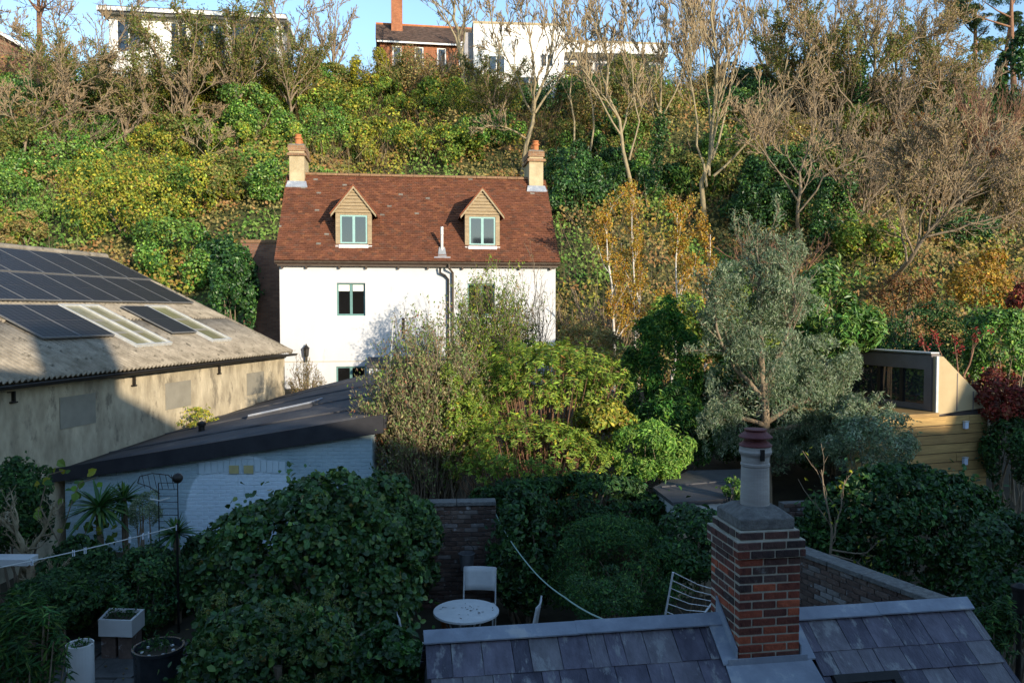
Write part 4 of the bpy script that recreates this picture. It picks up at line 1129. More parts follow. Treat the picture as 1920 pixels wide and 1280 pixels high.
# ------------------------------------------------------------------ near outbuilding with slate roof and brick chimney
def outbuilding():
    phi = math.atan(.16)
    O = np.array([-.73, 6.95, 0.0]); ZR = 2.215; L = 5.12; pitch = math.tan(R(35)); K = 1.42
    b = thing("outbuilding", "slate-roofed outbuilding with a lead ridge and a tall brick chimney in the foreground", "outbuilding", O, phi)
    c35, s35 = math.cos(R(35)), math.sin(R(35))
    core = MB().prism([(.03, 0, ZR - .04), (.03, -K, ZR - .04 - K * pitch), (.03, -K + .1, -.3), (.03, K - .1, -.3), (.03, K, ZR - .04 - K * pitch)], (L - .06, 0, 0)).build("wall", M['slate_under'], b)
    # slates, one by one, front slope in rows; the back slope alike
    sm = [chamfer_box("slate", 1, .36, .009, .002)]
    rs = random.Random(11); gauge = .232; nrow = 7
    for side in (-1, 1):
        for r in range(nrow):
            x = -.01 + (rs.uniform(-.25, -.05) if r % 2 else rs.uniform(-.1, 0)); 
            sd = .06 + r * gauge + .18                   # slope distance of the slate centre
            while x < L:
                wd = rs.choice([.15, .20, .23, .25, .26, .28]) if side < 0 else .4
                x0, x1 = max(x, -.02), min(x + wd, L + .02)
                if x1 - x0 > .05:
                    y = side * sd * c35; z = ZR - sd * s35 + .012 + .004 * (r % 2)
                    cx = (x0 + x1) / 2
                    runs = [(x0, x1)]
                    if side < 0 and sd * c35 < 1.0: runs = [(x0, min(x1, 2.53)), (max(x0, 3.36), x1)]
                    if side < 0 and .57 < sd * c35 < 1.2: runs = [(a, min(e, 3.44)) for a, e in runs] + [(max(a, 4.02), e) for a, e in runs]
                    for xa, xb in runs:
                        if xb - xa < .04: continue
                        cx = (xa + xb) / 2
                        o = link("slate", sm[0], M['slate'], b, loc=(cx, y, z + rs.uniform(0, .004)), rot=(side * (R(-35) + R(2.6)), rs.uniform(-.006, .006), rs.uniform(-.006, .006)), scale=(xb - xa - .006, 1, 1))
                x += wd
    # lead ridge in three lengths
    for x0, x1 in ((-.03, 1.32), (1.30, 2.66), (3.21, 4.2), (4.18, L + .03)):
        pr = []
        for y in (-.105, -.045, 0, .045, .105):
            pr.append((y, ZR + .055 - abs(y) * pitch * (1 if abs(y) > .04 else .6)))
        lo = [(y, z - .012) for y, z in pr][::-1]
        e = .004 if x0 in (1.30, 4.18) else 0
        MB().prism([(x0, y, z + e) for y, z in pr + lo], (x1 - x0, 0, 0)).build("lead_ridge", M['lead'], b)
    MB().box(-.035, -.005, -K, K, ZR - .08 - K * pitch, ZR - .09 - K * pitch + .02).build("verge", M['lead'], b)
    # chimney
    cx0, cx1, cy0, cy1 = 2.65, 3.22, -.40, .22
    z0 = 1.75; nb = 15
    core = MB(); core.box(cx0 + .007, cx1 - .007, cy0 + .007, cy1 - .007, z0 - .3, z0 + nb * .075)
    ch = core.build("chimney", M['mortar'], b)
    BS = chamfer_box("brick", .215, .1025, .065)
    def course(r, x0, x1, y0, y1, z, soot=0.0):
        dx, dy = x1 - x0, y1 - y0
        for face in range(4):
            ln = dx if face in (0, 2) else dy - .205
            off = .1025 if (r + face) % 2 else 0.0
            p = -off
            while p < ln - .02:
                a, e = max(p, 0), min(p + .225, ln)
                if e - a > .03:
                    m = (a + e) / 2; w = e - a - .010
                    j = rs.uniform(-.003, .003)
                    if face == 0: loc, rot = (x0 + m, y0 + .051 + j, z), 0
                    elif face == 2: loc, rot = (x0 + m, y1 - .051 + j, z), 0
                    elif face == 1: loc, rot = (x0 + .051 + j, y0 + .1025 + m, z), math.pi / 2
                    else: loc, rot = (x1 - .051 + j, y0 + .1025 + m, z), math.pi / 2
                    so = rs.random() < soot + (.25 if face == 1 else 0)
                    link("brick", BS if so else BC, M['brick_sooty' if so else 'brick'], ch, loc=loc, rot=(0, 0, rot), scale=((w - .003) / .215, 1, .95))
                p += .225
    for r in range(nb): course(r, cx0, cx1, cy0, cy1, z0 + .0375 + r * .075, .12 + max(0, r - 10) * .14)
    zt = z0 + nb * .075
    MB().box(cx0 - .024, cx1 + .024, cy0 - .024, cy1 + .024, zt + .001, zt + .15).build("mortar_bed", M['mortar'], ch)
    for r in range(2): course(r + 1, cx0 - .032, cx1 + .032, cy0 - .032, cy1 + .032, zt + .0375 + r * .075, .85)
    MB().box(cx0 + .012, cx1 - .012, cy0 + .012, cy1 - .012, zt + .151, zt + .226).build("mortar_bed", M['mortar'], ch)
    course(0, cx0 + .005, cx1 - .005, cy0 + .005, cy1 - .005, zt + .188, .95)
    zc = zt + .227
    cap = MB(); a0, a1, b0, b1 = cx0 + .035, cx1 - .035, cy0 + .05, cy1 - .05
    cap.box(a0, a1, b0, b1, zc, zc + .10); cp = cap.build("cap_stone", M['cap_mortar'], ch, bevel=.012)
    mx, my = (a0 + a1) / 2, (b0 + b1) / 2
    MB().add([(a0 + .01, b0 + .01, zc + .101), (a1 - .01, b0 + .01, zc + .101), (a1 - .01, b1 - .01, zc + .101), (a0 + .01, b1 - .01, zc + .101)] + [(mx + .15 * sx, my + .15 * sy, zc + .17) for sx, sy in ((-1, -1), (1, -1), (1, 1), (-1, 1))],
             [(0, 1, 5, 4), (1, 2, 6, 5), (2, 3, 7, 6), (3, 0, 4, 7), (4, 5, 6, 7)]).build("flaunching", M['cap_mortar'], ch)
    pz = zc + .15
    PS = .90
    pot = MB().lathe([(r, z * PS) for r, z in [(.135, 0), (.128, .02), (.122, .40), (.128, .41), (.128, .43), (.121, .44), (.123, .50), (.14, .53), (.145, .55), (.138, .57), (.138, .60), (.10, .60)]], 28, (mx, my, pz)).build("chimney_pot", M['pot_buff'], b, smooth=False)
    cw = MB(); pq = pz - .06
    cw.lathe([(.10, .595), (.145, .605), (.145, .615), (.10, .65)], 26, (mx, my, pq)); cw.lathe([(.09, .645), (.09, .69)], 20, (mx, my, pq))
    cw.lathe([(.09, .665), (.148, .68), (.148, .69), (.09, .735)], 26, (mx, my, pq)); cw.lathe([(.07, .73), (.10, .745), (.10, .755), (.06, .76)], 24, (mx, my, pq))
    cw.build("cowl", M['cowl_red'], pot)
    MB().box(mx - .02, mx + .015, my - .155, my - .135, pz + .43, pz + .53).build("strap", M['black_metal'], pot)
    # lead round the chimney
    def rz(y): return ZR - abs(y) * pitch + .03
    fl = MB()
    fl.prism([(cx0 - .10, cy0 - .012, rz(cy0) + .05), (cx1 + .06, cy0 - .012, rz(cy0) + .05), (cx1 + .06, cy0 - .016, rz(cy0) - .02), (cx0 - .10, cy0 - .016, rz(cy0) - .02)], (0, -.012, 0))
    fl.prism([(cx0 - .12, cy0 - .02, rz(cy0) - .012), (cx1 + .10, cy0 - .02, rz(cy0) - .012), (cx1 + .16, cy0 - .46, rz(cy0 - .44) - .002), (cx0 - .14, cy0 - .46, rz(cy0 - .44) - .002)][::-1], (0, 0, .014))
    fl.build("lead_apron", M['lead'], b)
    for x, s in ((cx0, -1), (cx1, 1)):
        m = MB()
        q = [(x, cy0 - .02, rz(cy0)), (x, .0, rz(0)), (x + s * .14, 0.0, rz(0) + .0), (x + s * .14, cy0 - .02, rz(cy0))]
        m.prism(q, (0, 0, .012))
        m.prism([(x + s * .004, cy0, rz(cy0)), (x + s * .004, .05, rz(.0)), (x + s * .004, .05, rz(0) + .16), (x + s * .004, cy0, rz(cy0) + .13)], (s * .012, 0, 0))
        m.build("step_flashing", M['lead'], b)
    # roof window low on the right
    def rr(x, sd, h): return (x, -sd * c35 - h * s35, ZR - sd * s35 + h * c35)
    x0, x1, d0, d1 = 3.43, 4.03, .66, 1.42
    m = MB()
    def sl(xa, xb, da, db, ha, hb):
        V = [rr(x, d, h) for h in (ha, hb) for d in (db, da) for x in (xa, xb)]
        m.add(V, [(0, 2, 3, 1), (4, 5, 7, 6), (0, 1, 5, 4), (2, 6, 7, 3), (0, 4, 6, 2), (1, 3, 7, 5)])
    sl(x0, x1, d0, d0 + .08, .0, .07); sl(x0, x0 + .07, d0 + .081, d1, 0, .07); sl(x1 - .07, x1, d0 + .081, d1, 0, .07); sl((x0 + x1) / 2 - .02, (x0 + x1) / 2 + .02, d0 + .081, d1, .0, .06)
    rw = m.build("roof_window", M['black_metal'], b)
    m = MB(); sl(x0 + .071, (x0 + x1) / 2 - .021, d0 + .081, d1, .03, .04); sl((x0 + x1) / 2 + .021, x1 - .071, d0 + .081, d1, .03, .04)
    m.build("pane", M['glass'], rw)
outbuilding()

# ------------------------------------------------------------------ the terrace behind the viewpoint, whose shadow lies over the gardens
def terrace():
    def house(name, label, x0, x1, ze, zr, y0=-1.2, y1=-8.0, yr=-4.6, hipL=0, hipR=0, stack=None):
        h = thing(name, label, "house", ((x0 + x1) / 2, (y0 + y1) / 2, 0)); cx, cy = (x0 + x1) / 2, (y0 + y1) / 2
        MB().box(x0 - cx, x1 - cx, y1 - cy, y0 - cy, -.2, ze).build("wall", M['brick_old'], h)
        a, b2, c, d = x0 - .3 - cx, x1 + .3 - cx, y1 - .4 - cy, y0 + .35 - cy; yy = yr - cy
        V = [(a, c, ze), (b2, c, ze), (b2, d, ze), (a, d, ze), (a + hipL, yy, zr), (b2 - hipR, yy, zr)]
        MB().add(V, [(0, 1, 5, 4), (2, 3, 4, 5), (1, 2, 5), (3, 0, 4), (3, 2, 1, 0)]).build("roof", M['slate_under'], h)
        for (sx, sw, sz) in (stack or []):
            MB().box(sx - cx, sx + sw - cx, yy - .4, yy + .4, ze, sz).build("chimney", M['brick_old'], h)
        return h
    house("terraced_house", "tall house behind the viewpoint", -14, 13.0, 6.2, 9.15, hipR=5.6, stack=[(5.9, 1.5, 10.6)])
    house("terraced_house", "low extension behind the viewpoint", 13.4, 19.2, 5.7, 6.7)
    house("terraced_house", "gabled house behind the viewpoint to the right of the extension", 19.9, 26.2, 6.2, 8.35)
    house("terraced_house", "furthest house behind the viewpoint on the right", 26.9, 48, 6.4, 9.5)
terrace()

# ================================================================== HILLSIDE
def hill_cover():
    """low ivy, bramble and scrub over the slope: nobody could count it"""
    n = 205000
    x = rng.uniform(-46, 50, n); y = rng.uniform(32.5, 66, n)
    q = n // 9; x[:q] = rng.uniform(2.3, 26, q); y[:q] = rng.uniform(27.5, 34, q)
    keep = np.abs(x) < y * .72 + 3; x, y = x[keep], y[keep]; n = len(x)
    P = np.stack([x, y, np.zeros(n)], 1)
    lump = np.clip(vnoise(P, 5.5, 1, 3) + .35, 0, 1.5) * 1.5
    small = vnoise(P, 1.3, 2, 2)
    fade = np.clip((70 - y) / 10, .3, 1)
    h = rng.uniform(.0, 1, n) ** .6 * (.35 + lump * fade + .25 * small.clip(0, 1))
    z = H(x, y) + h
    P = np.stack([x, y, z], 1)
    Nn = np.stack([.3 + rng.normal(size=n) * .55, -.8 + rng.normal(size=n) * .5, .5 + rng.normal(size=n) * .5], 1)
    a = vnoise(P, 9, 5, 2) + np.clip(-x / 40, -.5, .5) * .5; b = vnoise(P, 6, 6, 2); c = vnoise(P, 3.0, 7, 2)
    top = np.clip((y - 46) / 12, 0, 1)
    tint = np.empty((n, 3))
    kind = np.where(a + .3 * c > .12, 0, np.where(b > .25, 1, 2))
    kind = np.where((rng.uniform(size=n) < .55 * top) & (kind == 0), 2, kind)
    kind = np.where((x > 14) & (rng.uniform(size=n) < .55), 2, kind)
    for k, pal in ((0, 'ivy_lit'), (1, 'yellowgreen'), (2, 'olivebrown')):
        m = kind == k
        cols = np.array([q[0] for q in PAL[pal]]); k2 = len(cols)
        w = np.clip((vnoise(P[m], 2.2, 40 + k, 2) * .5 + .5 + rng.normal(size=m.sum()) * .16) * k2, 0, k2 - 1.001)
        i0 = w.astype(int); fr = (w - i0)[:, None]
        tint[m] = (cols[i0] * (1 - fr) + cols[np.minimum(i0 + 1, k2 - 1)] * fr) * np.exp(rng.normal(size=(m.sum(), 1)) * .14)
    V, F, m = leaf_mesh(P, Nn, .185, .7)
    o = link("hillside_undergrowth", npmesh("hillside_undergrowth", V, F, np.repeat(tint, m, 0)), M['leaf'])
    o["kind"] = "stuff"; tag(o, "ivy, bramble and scrub covering the steep hillside", "undergrowth")
    # dead stalks and brushwood
    n = 60000
    x = rng.uniform(-46, 50, n); y = rng.uniform(33, 70, n)
    P = np.stack([x, y, np.zeros(n)], 1)
    dens = vnoise(P, 8, 12, 2) + np.clip((y - 45) / 14, 0, .7) + np.clip((x - 8) / 25, 0, .5)
    keep = (np.abs(x) < y * .72 + 3) & (dens > rng.uniform(-.2, 1.2, n)); P = P[keep]; n = len(P)
    P[:, 2] = H(P[:, 0], P[:, 1]) + rng.uniform(0, 1.2, n)
    D = np.stack([rng.normal(size=n) * .45, rng.normal(size=n) * .35 - .15, np.ones(n)], 1)
    V, F = spikes(P, D, rng.uniform(.5, 1.9, n), rng.uniform(.006, .014, n))
    tc = np.array([(.22, .16, .09), (.30, .22, .12), (.16, .11, .07), (.26, .14, .07)])[rng.integers(0, 4, n)] * np.exp(rng.normal(size=(n, 1)) * .2)
    o = link("brushwood", npmesh("brushwood", V, F, np.repeat(tc, 4, 0)), M['leaf']); o["kind"] = "stuff"
    tag(o, "dry brown stalks and brushwood standing over the hillside", "brushwood")
hill_cover()

PROTO = {}
def hshrub(label, px, py, rpx, pal, n=3800, size=.17, flat=.85, name="hillside_shrub", cat="shrub", aspect=.6, gloss=False, hpx=None, **k):
    g = hill(px, py + rpx * .35)
    r = rpx / FPX * g[1]; rz = (hpx or rpx * flat) / FPX * g[1]
    key = (pal, int(r > 2.1)); have = PROTO.setdefault(key, [])
    if hpx is None and len(have) >= 2:
        src, r0 = have[rng.integers(0, len(have))]
        return copy_thing(src, label, g, rng.uniform(-.9, .9), r / r0)
    o = bush(name, label, cat, (g[0], g[1], g[2] + rz * .55), (r, r * .8, rz), n, size, pal, aspect=aspect, gloss=gloss, clumps=max(16, int(rpx / 1.8)), csize=.27, base=g, nr=.75, irr=.42, hollow=.6, mixpal={'ivy': 'ivy_lit', 'ivy_lit': 'yellowgreen', 'yellowgreen': 'ivy_lit', 'olivebrown': 'midgreen', 'midgreen': 'yellowgreen', 'browse': 'ivy_lit'}.get(pal), **k)
    if hpx is None: have.append((o, r))
    return o

hs = [
 ("dark ivy mound below the gabled house at the far left edge", 40, 215, 75, 'ivy', 5000),
 ("dark green ivy bank under the left end of the white bungalow", 215, 215, 85, 'ivy', 6000),
 ("green ivy thicket above the middle of the warehouse ridge", 120, 330, 80, 'ivy_lit', 5000),
 ("yellow-leaved bramble bank behind the warehouse gable", 235, 400, 120, 'yellowgreen', 8000),
 ("bright green ivy dome up the slope left of the left cottage chimney", 480, 235, 72, 'ivy_lit', 6500),
 ("yellow-green hazel thicket left of the cottage roof", 390, 355, 80, 'yellowgreen', 5200),
 ("small yellowing shrub between the bungalow and the cottage's left chimney", 300, 300, 60, 'yellowgreen', 3600),
 ("deep green ivy bank at the left picture edge above the solar panels", 25, 400, 75, 'ivy_lit', 5000),
 ("brown dying bramble at the left edge just above the warehouse ridge", 40, 445, 50, 'olivebrown', 2600),
 ("green ivy swathe running down to the warehouse gable end", 330, 500, 90, 'ivy_lit', 7000),
 ("shaded ivy clump against the brown brick retaining wall", 425, 505, 58, 'ivy', 5200),
 ("olive-brown scrub right below the white bungalow", 360, 150, 85, 'olivebrown', 5000),
 ("brown-green scrub between the bungalow and the yellow conifer", 580, 140, 75, 'olivebrown', 4500),
 ("brown twiggy scrub in front of the red brick house", 770, 160, 70, 'olivebrown', 4200),
 ("green shrub on the slope below the red brick house", 800, 215, 55, 'midgreen', 3600),
 ("yellow-green shrub just above the middle of the cottage ridge", 715, 290, 62, 'yellowgreen', 5000),
 ("small bright yellow bush up the slope from the left chimney", 640, 232, 24, 'yellow', 1500),
 ("lime-green bush behind the cottage ridge right of the left chimney", 640, 290, 48, 'midgreen', 3400),
 ("mid-green bush behind the ridge above the right dormer", 850, 285, 66, 'midgreen', 4800),
 ("dark green laurel behind the right cottage chimney", 930, 250, 52, 'ivy_lit', 3200),
 ("dark ivy thicket right of the cottage's right gable", 1080, 390, 75, 'ivy', 6000),
 ("dark ivy column between the two leaning bare trunks", 1150, 330, 55, 'ivy', 4200),
 ("ivy thicket between the bare trunks and the golden birches", 1265, 360, 55, 'ivy', 3800),
 ("dark green bush behind the many-stemmed bare tree", 1420, 400, 75, 'ivy', 6000),
 ("brown leafy scrub below the glazed wing of the modern house", 1130, 215, 70, 'olivebrown', 4200),
 ("brown scrub in front of the modern house's white block", 930, 160, 58, 'olivebrown', 3000),
 ("ivy-green bank in the middle of the right-hand wood", 1530, 330, 75, 'ivy', 5000),
 ("russet undergrowth on the slope below the pines", 1700, 290, 80, 'russet', 4200),
 ("green bramble on the slope above the garden studio", 1640, 470, 70, 'midgreen', 4200),
 ("dark holly right of the leaning trunk above the studio", 1800, 450, 62, 'ivy', 4200),
 ("orange-leaved beech scrub above the red maple at the right edge", 1850, 520, 55, 'golden', 3000),
 ("brown copse floor scrub at the right edge below the red-twigged coppice", 1870, 390, 75, 'olivebrown', 4500),
]
for (lab, px, py, r, pal, n) in hs:
    hshrub(lab, px, py, r, pal, n, gloss=pal in ('ivy', 'ivy_lit'))
# the rest of the thicket, row by row up the slope
ORD = ["leftmost", "second from the left", "third from the left", "fourth from the left", "fifth from the left", "sixth from the left", "seventh from the left", "eighth from the left", "ninth from the left", "tenth from the left", "eleventh from the left", "twelfth from the left", "thirteenth from the left", "fourteenth from the left", "fifteenth from the left", "rightmost"]
KIND = {'ivy': "ivy-green", 'ivy_lit': "bright green ivy", 'yellowgreen': "yellow-green", 'olivebrown': "brown-leaved", 'midgreen': "mid-green", 'browse': "olive-green"}
rr_ = random.Random(21)
for row, py0, sel in (("lowest", 355, [20, 150, 290, 420, 520, 1060, 1120, 1200, 1290, 1380, 1470, 1560, 1650, 1740, 1820, 1900]),
                      ("second lowest", 275, [60, 190, 340, 440, 545, 600, 690, 780, 880, 1060, 1190, 1360, 1480, 1620, 1750, 1880]),
                      ("second highest", 205, [10, 120, 290, 400, 530, 640, 720, 840, 900, 1030, 1110, 1210, 1400, 1480, 1660, 1800]),
                      ("highest", 150, [40, 90, 170, 270, 380, 500, 560, 630, 745, 850, 980, 1080, 1190, 1300, 1420, 1560])):
    for i, px in enumerate(sel):
        if px < 620: pal = rr_.choice(['ivy_lit', 'ivy_lit', 'yellowgreen', 'midgreen', 'browse'] if py0 > 180 else ['browse', 'yellowgreen', 'ivy_lit', 'browse'])
        elif px < 960: pal = rr_.choice(['ivy_lit', 'midgreen', 'yellowgreen', 'midgreen'] if py0 > 180 else ['browse', 'olivebrown'])
        elif px < 1480: pal = rr_.choice(['ivy', 'ivy_lit', 'browse', 'ivy'] if py0 > 180 else ['browse', 'olivebrown'])
        else: pal = rr_.choice(['olivebrown', 'browse', 'ivy_lit', 'browse', 'ivy'])
        hshrub("%s shrub in the %s row on the slope, %s" % (KIND[pal], row, ORD[i]), px, py0 + rr_.uniform(-16, 16), rr_.uniform(48, 72) * (.85 if py0 < 180 else 1), pal, 4200, gloss=pal in ('ivy', 'ivy_lit'))
# tall evergreens that stand up from the brow
hshrub("yellow conifer standing left of the red brick house", 690, 110, 38, 'yellow', 5200, size=.2, hpx=62, name="conifer", cat="tree", aspect=.35)
hshrub("dark leafy tree standing between the bungalow and the yellow conifer", 605, 60, 48, 'ivy_lit', 6000, size=.2, hpx=62, name="evergreen_tree", cat="tree")
hshrub("green evergreen hiding the left third of the bungalow's windows", 245, 75, 42, 'ivy_lit', 5000, size=.18, hpx=52, name="evergreen_tree", cat="tree")
for lab, px, py, r, h in (("tall ivy-clad mass just right of the cottage's right gable", 1090, 395, 52, 88), ("tall ivy-clad stump between the leaning trunks and the straight tree", 1190, 395, 46, 82),
        ("tall ivy-clad mass right of the many-stemmed tree's foot", 1415, 415, 55, 85), ("tall ivy-clad mass behind the laurel right of the olive", 1545, 430, 52, 80), ("ivy-clad trunk mass halfway up the slope right of the pole tree", 1140, 290, 40, 70)):
    hshrub(lab, px, py, r, 'ivy', 5200, size=.16, hpx=h, name="ivy_clad_tree", cat="tree", gloss=True)
hshrub("big dark evergreen tree cut by the right picture edge", 1915, 190, 45, 'darkgreen', 6500, size=.24, hpx=95, name="evergreen_tree", cat="tree", gloss=True)
hshrub("dark yew hedge at the foot of the pines", 1830, 140, 55, 'darkgreen', 4200, size=.22, hpx=32, name="hedge", cat="hedge")
hshrub("dark evergreen crown beyond the bare trees right of the modern house", 1385, 78, 55, 'pine', 5200, size=.25, hpx=52, name="evergreen_tree", cat="tree")
hshrub("bushy evergreen at the top of the brow beside the bungalow's left end", 165, 60, 45, 'ivy_lit', 4200, size=.2, hpx=50, name="evergreen_tree", cat="tree")

# ------------------------------------------------------------------ bare trees on the slope
def pp(px, py, Y): return at(px, py, Y)
def slope_tree(label, base, pts, r0, lev, seed, dY=0, extra=None, name="bare_tree", **k):
    g = hill(*base); Y = g[1] + dY
    r0 = r0 * .82
    st = [([g - [0, 0, .4]] + [pp(x, y, Y + d) for x, y, d in pts], r0, r0 * .2)]
    for e in extra or []:
        st.append(([pp(x, y, Y + d) for x, y, d in e], r0 * .42, r0 * .10))
    k['minr'] = max(k.get('minr', .01), .010 + .00016 * Y)
    return tree(name, label, "tree", st, lev, seed, **k)

slope_tree("tall pale-barked bare tree rising behind the cottage's right chimney", (978, 330), [(985, 280, 0), (1002, 212, 0), (1030, 120, 0), (1042, 20, .5), (1050, -70, 1)], .19, (12, 7, 7, 4), 11,
    extra=[[(1000, 215, 0), (970, 150, -.6), (925, 60, -1.2), (900, -40, -1.5)], [(1003, 212, 0), (1060, 130, .3), (1100, 40, 1), (1120, -60, 1.2)], [(1000, 214, 0), (1000, 130, -.5), (985, 40, -1), (980, -60, -1)], [(990, 262, 0), (960, 243, -.6), (930, 236, -1), (895, 240, -1.2)]],
    up=.6, ratio=.42, ang=(22, 48), minr=.012)
slope_tree("bare tree with two trunks leaning left above the golden birches", (1195, 430), [(1185, 350, 0), (1163, 250, 0), (1140, 150, .3), (1120, 40, .5), (1112, -60, .5)], .16, (12, 7, 7, 4), 12,
    extra=[[(1180, 300, 0), (1200, 230, -.3), (1180, 120, -.5), (1172, 0, -.5)], [(1165, 255, 0), (1120, 180, -.5), (1080, 110, -1), (1060, 30, -1)]], up=.7, ratio=.40, ang=(20, 45), minr=.012, dY=-1)
slope_tree("straight bare tree with ivy at its foot right of the leaning trunks", (1220, 400), [(1224, 300, 0), (1240, 190, 0), (1245, 90, .2), (1250, -60, .4)], .15, (12, 7, 7, 4), 13,
    extra=[[(1235, 230, 0), (1275, 150, .3), (1300, 50, .6), (1310, -60, .6)], [(1238, 215, 0), (1205, 120, -.4), (1195, 20, -.6), (1190, -60, -.6)]], up=.7, ratio=.40, ang=(20, 45), minr=.012, ivy=(2200, .14, .35))
slope_tree("many-stemmed bare tree fanning out over the middle of the wood", (1308, 440), [(1325, 360, 0), (1342, 260, 0), (1345, 150, 0), (1340, 20, 0), (1338, -70, 0)], .19, (12, 7, 7, 4), 14,
    extra=[[(1325, 350, 0), (1305, 230, -.5), (1290, 100, -.8), (1280, -50, -1)], [(1335, 300, 0), (1370, 180, .4), (1395, 60, .8), (1410, -50, 1)], [(1338, 330, 0), (1395, 275, -.6), (1460, 205, -1), (1500, 140, -1)], [(1330, 330, 0), (1330, 200, .7), (1315, 60, 1.2), (1312, -60, 1.2)]],
    up=.8, ratio=.40, ang=(18, 42), minr=.012, dY=-2)
slope_tree("broad bare tree with olive-brown crown below the pines", (1600, 300), [(1605, 240, 0), (1612, 170, 0), (1622, 90, 0), (1630, 10, 0)], .18, (12, 7, 7, 4), 15,
    extra=[[(1608, 220, 0), (1560, 140, -.8), (1520, 70, -1), (1490, 20, -1)], [(1610, 190, 0), (1660, 120, .5), (1720, 70, .8), (1770, 60, 1)], [(1609, 205, 0), (1680, 170, -.8), (1750, 150, -1), (1800, 150, -1.2)]],
    up=.5, ratio=.46, ang=(25, 55), minr=.012, leaves=(5200, .12, 'olivebrown', .55), ivy=(2600, .15, .5), material='bark')
slope_tree("leaning bare tree reaching right over the garden studio", (1650, 545), [(1690, 500, -.5), (1735, 445, -1), (1790, 380, -1.5), (1860, 310, -2)], .16, (12, 8, 7, 4), 16,
    extra=[[(1700, 490, -.6), (1690, 420, -1), (1680, 350, -1), (1700, 280, -1)], [(1735, 445, -1), (1820, 420, -1.5), (1890, 400, -2), (1960, 370, -2)], [(1720, 465, -.8), (1735, 380, -1.3), (1760, 320, -1.5), (1765, 250, -1.5)]],
    up=.35, ratio=.5, ang=(25, 60), minr=.010, dY=-4, material='bark', leaves=(2600, .10, 'olivebrown', .5))
slope_tree("bare spreading tree between the many-stemmed tree and the leaning tree", (1500, 470), [(1495, 410, 0), (1500, 340, 0), (1520, 270, 0), (1530, 200, 0)], .14, (9, 7, 6, 4), 17,
    extra=[[(1496, 400, 0), (1545, 330, -.5), (1600, 300, -1), (1640, 290, -1)], [(1498, 380, 0), (1450, 310, -.5), (1420, 270, -1), (1400, 230, -1)]], up=.3, ratio=.5, ang=(25, 60), minr=.010, dY=-2, material='bark')
slope_tree("grey bare tree in front of the bungalow's left half", (150, 240), [(150, 190, 0), (130, 130, 0), (105, 60, 0), (90, -20, 0)], .16, (9, 7, 6, 4), 18,
    extra=[[(150, 195, 0), (190, 120, .3), (240, 50, .5), (270, 0, .6)], [(140, 165, 0), (80, 120, -.5), (30, 80, -.8), (0, 30, -1)]], up=.35, ratio=.48, ang=(25, 55), minr=.010, material='bark')
slope_tree("thick ivy-less trunk at the top left corner in front of the gabled house", (75, 110), [(74, 60, 0), (72, 10, 0), (68, -60, 0)], .35, (7, 6, 5, 3), 19, up=.3, ratio=.6, ang=(30, 65), minr=.012, material='bark_red', start=.3)
slope_tree("bare tree at the right end of the bungalow with pale stems", (540, 120), [(528, 70, 0), (515, 20, 0), (505, -50, 0)], .15, (8, 7, 6, 3), 20, extra=[[(535, 100, 0), (560, 50, .3), (575, 0, .4), (590, -50, .5)], [(538, 110, 0), (520, 40, -.4), (480, 0, -.6), (460, -40, -.8)]], up=.5, ratio=.45, minr=.012, material='bark')
slope_tree("bare ash between the red brick house and the modern house", (868, 130), [(862, 80, 0), (850, 20, 0), (838, -60, 0)], .26, (8, 7, 6, 4), 21, extra=[[(866, 110, 0), (845, 50, -.4), (820, 10, -.6), (790, -30, -.8)], [(866, 105, 0), (872, 30, .3), (868, -60, .3)]], up=.5, ratio=.45, minr=.012, material='bark_pale')
slope_tree("thin straight bare pole tree in front of the modern house's corner post", (1085, 345), [(1078, 260, 0), (1068, 160, 0), (1062, 60, 0), (1060, -20, 0)], .10, (7, 6, 5, 3), 22, up=.7, ratio=.3, minr=.010)
slope_tree("slim bare tree between the pole tree and the leaning trunks", (1115, 350), [(1113, 270, 0), (1108, 180, 0), (1100, 80, 0), (1098, 10, 0)], .10, (8, 6, 5, 3), 23, up=.7, ratio=.32, minr=.010)
slope_tree("bare thorn tree in the middle of the left slope", (330, 300), [(328, 265, 0), (340, 230, 0), (365, 190, 0), (385, 150, 0)], .08, (8, 7, 5, 3), 24, extra=[[(330, 270, 0), (300, 220, 0), (260, 190, 0), (230, 150, 0)], [(328, 280, 0), (370, 255, 0), (410, 215, 0)]], up=.25, ratio=.5, minr=.010, material='bark')
slope_tree("small grey bare tree just left of the cottage's left chimney", (385, 330), [(388, 300, 0), (390, 275, 0), (382, 245, 0)], .06, (8, 7, 5), 25, extra=[[(389, 290, 0), (415, 265, 0), (430, 250, 0)], [(388, 295, 0), (365, 270, 0), (350, 255, 0)]], up=.2, ratio=.5, minr=.010, material='bark_pale')
slope_tree("bare brown tree at the left edge above the warehouse", (30, 330), [(40, 280, 0), (70, 220, 0), (110, 170, 0), (150, 120, 0)], .12, (9, 8, 6, 3), 26, extra=[[(45, 270, 0), (20, 210, 0), (-10, 160, 0)], [(55, 250, 0), (120, 220, 0), (190, 190, 0)]], up=.25, ratio=.5, minr=.010, material='bark')
slope_tree("tall bare tree crowning the right-hand wood", (1700, 260), [(1690, 190, 0), (1680, 120, 0), (1690, 40, 0), (1700, -30, 0)], .18, (9, 8, 6, 4), 27, extra=[[(1688, 170, 0), (1730, 110, .5), (1760, 50, .6), (1780, 10, .7)]], up=.4, ratio=.5, minr=.012, material='bark', leaves=(3000, .12, 'olivebrown', .5))
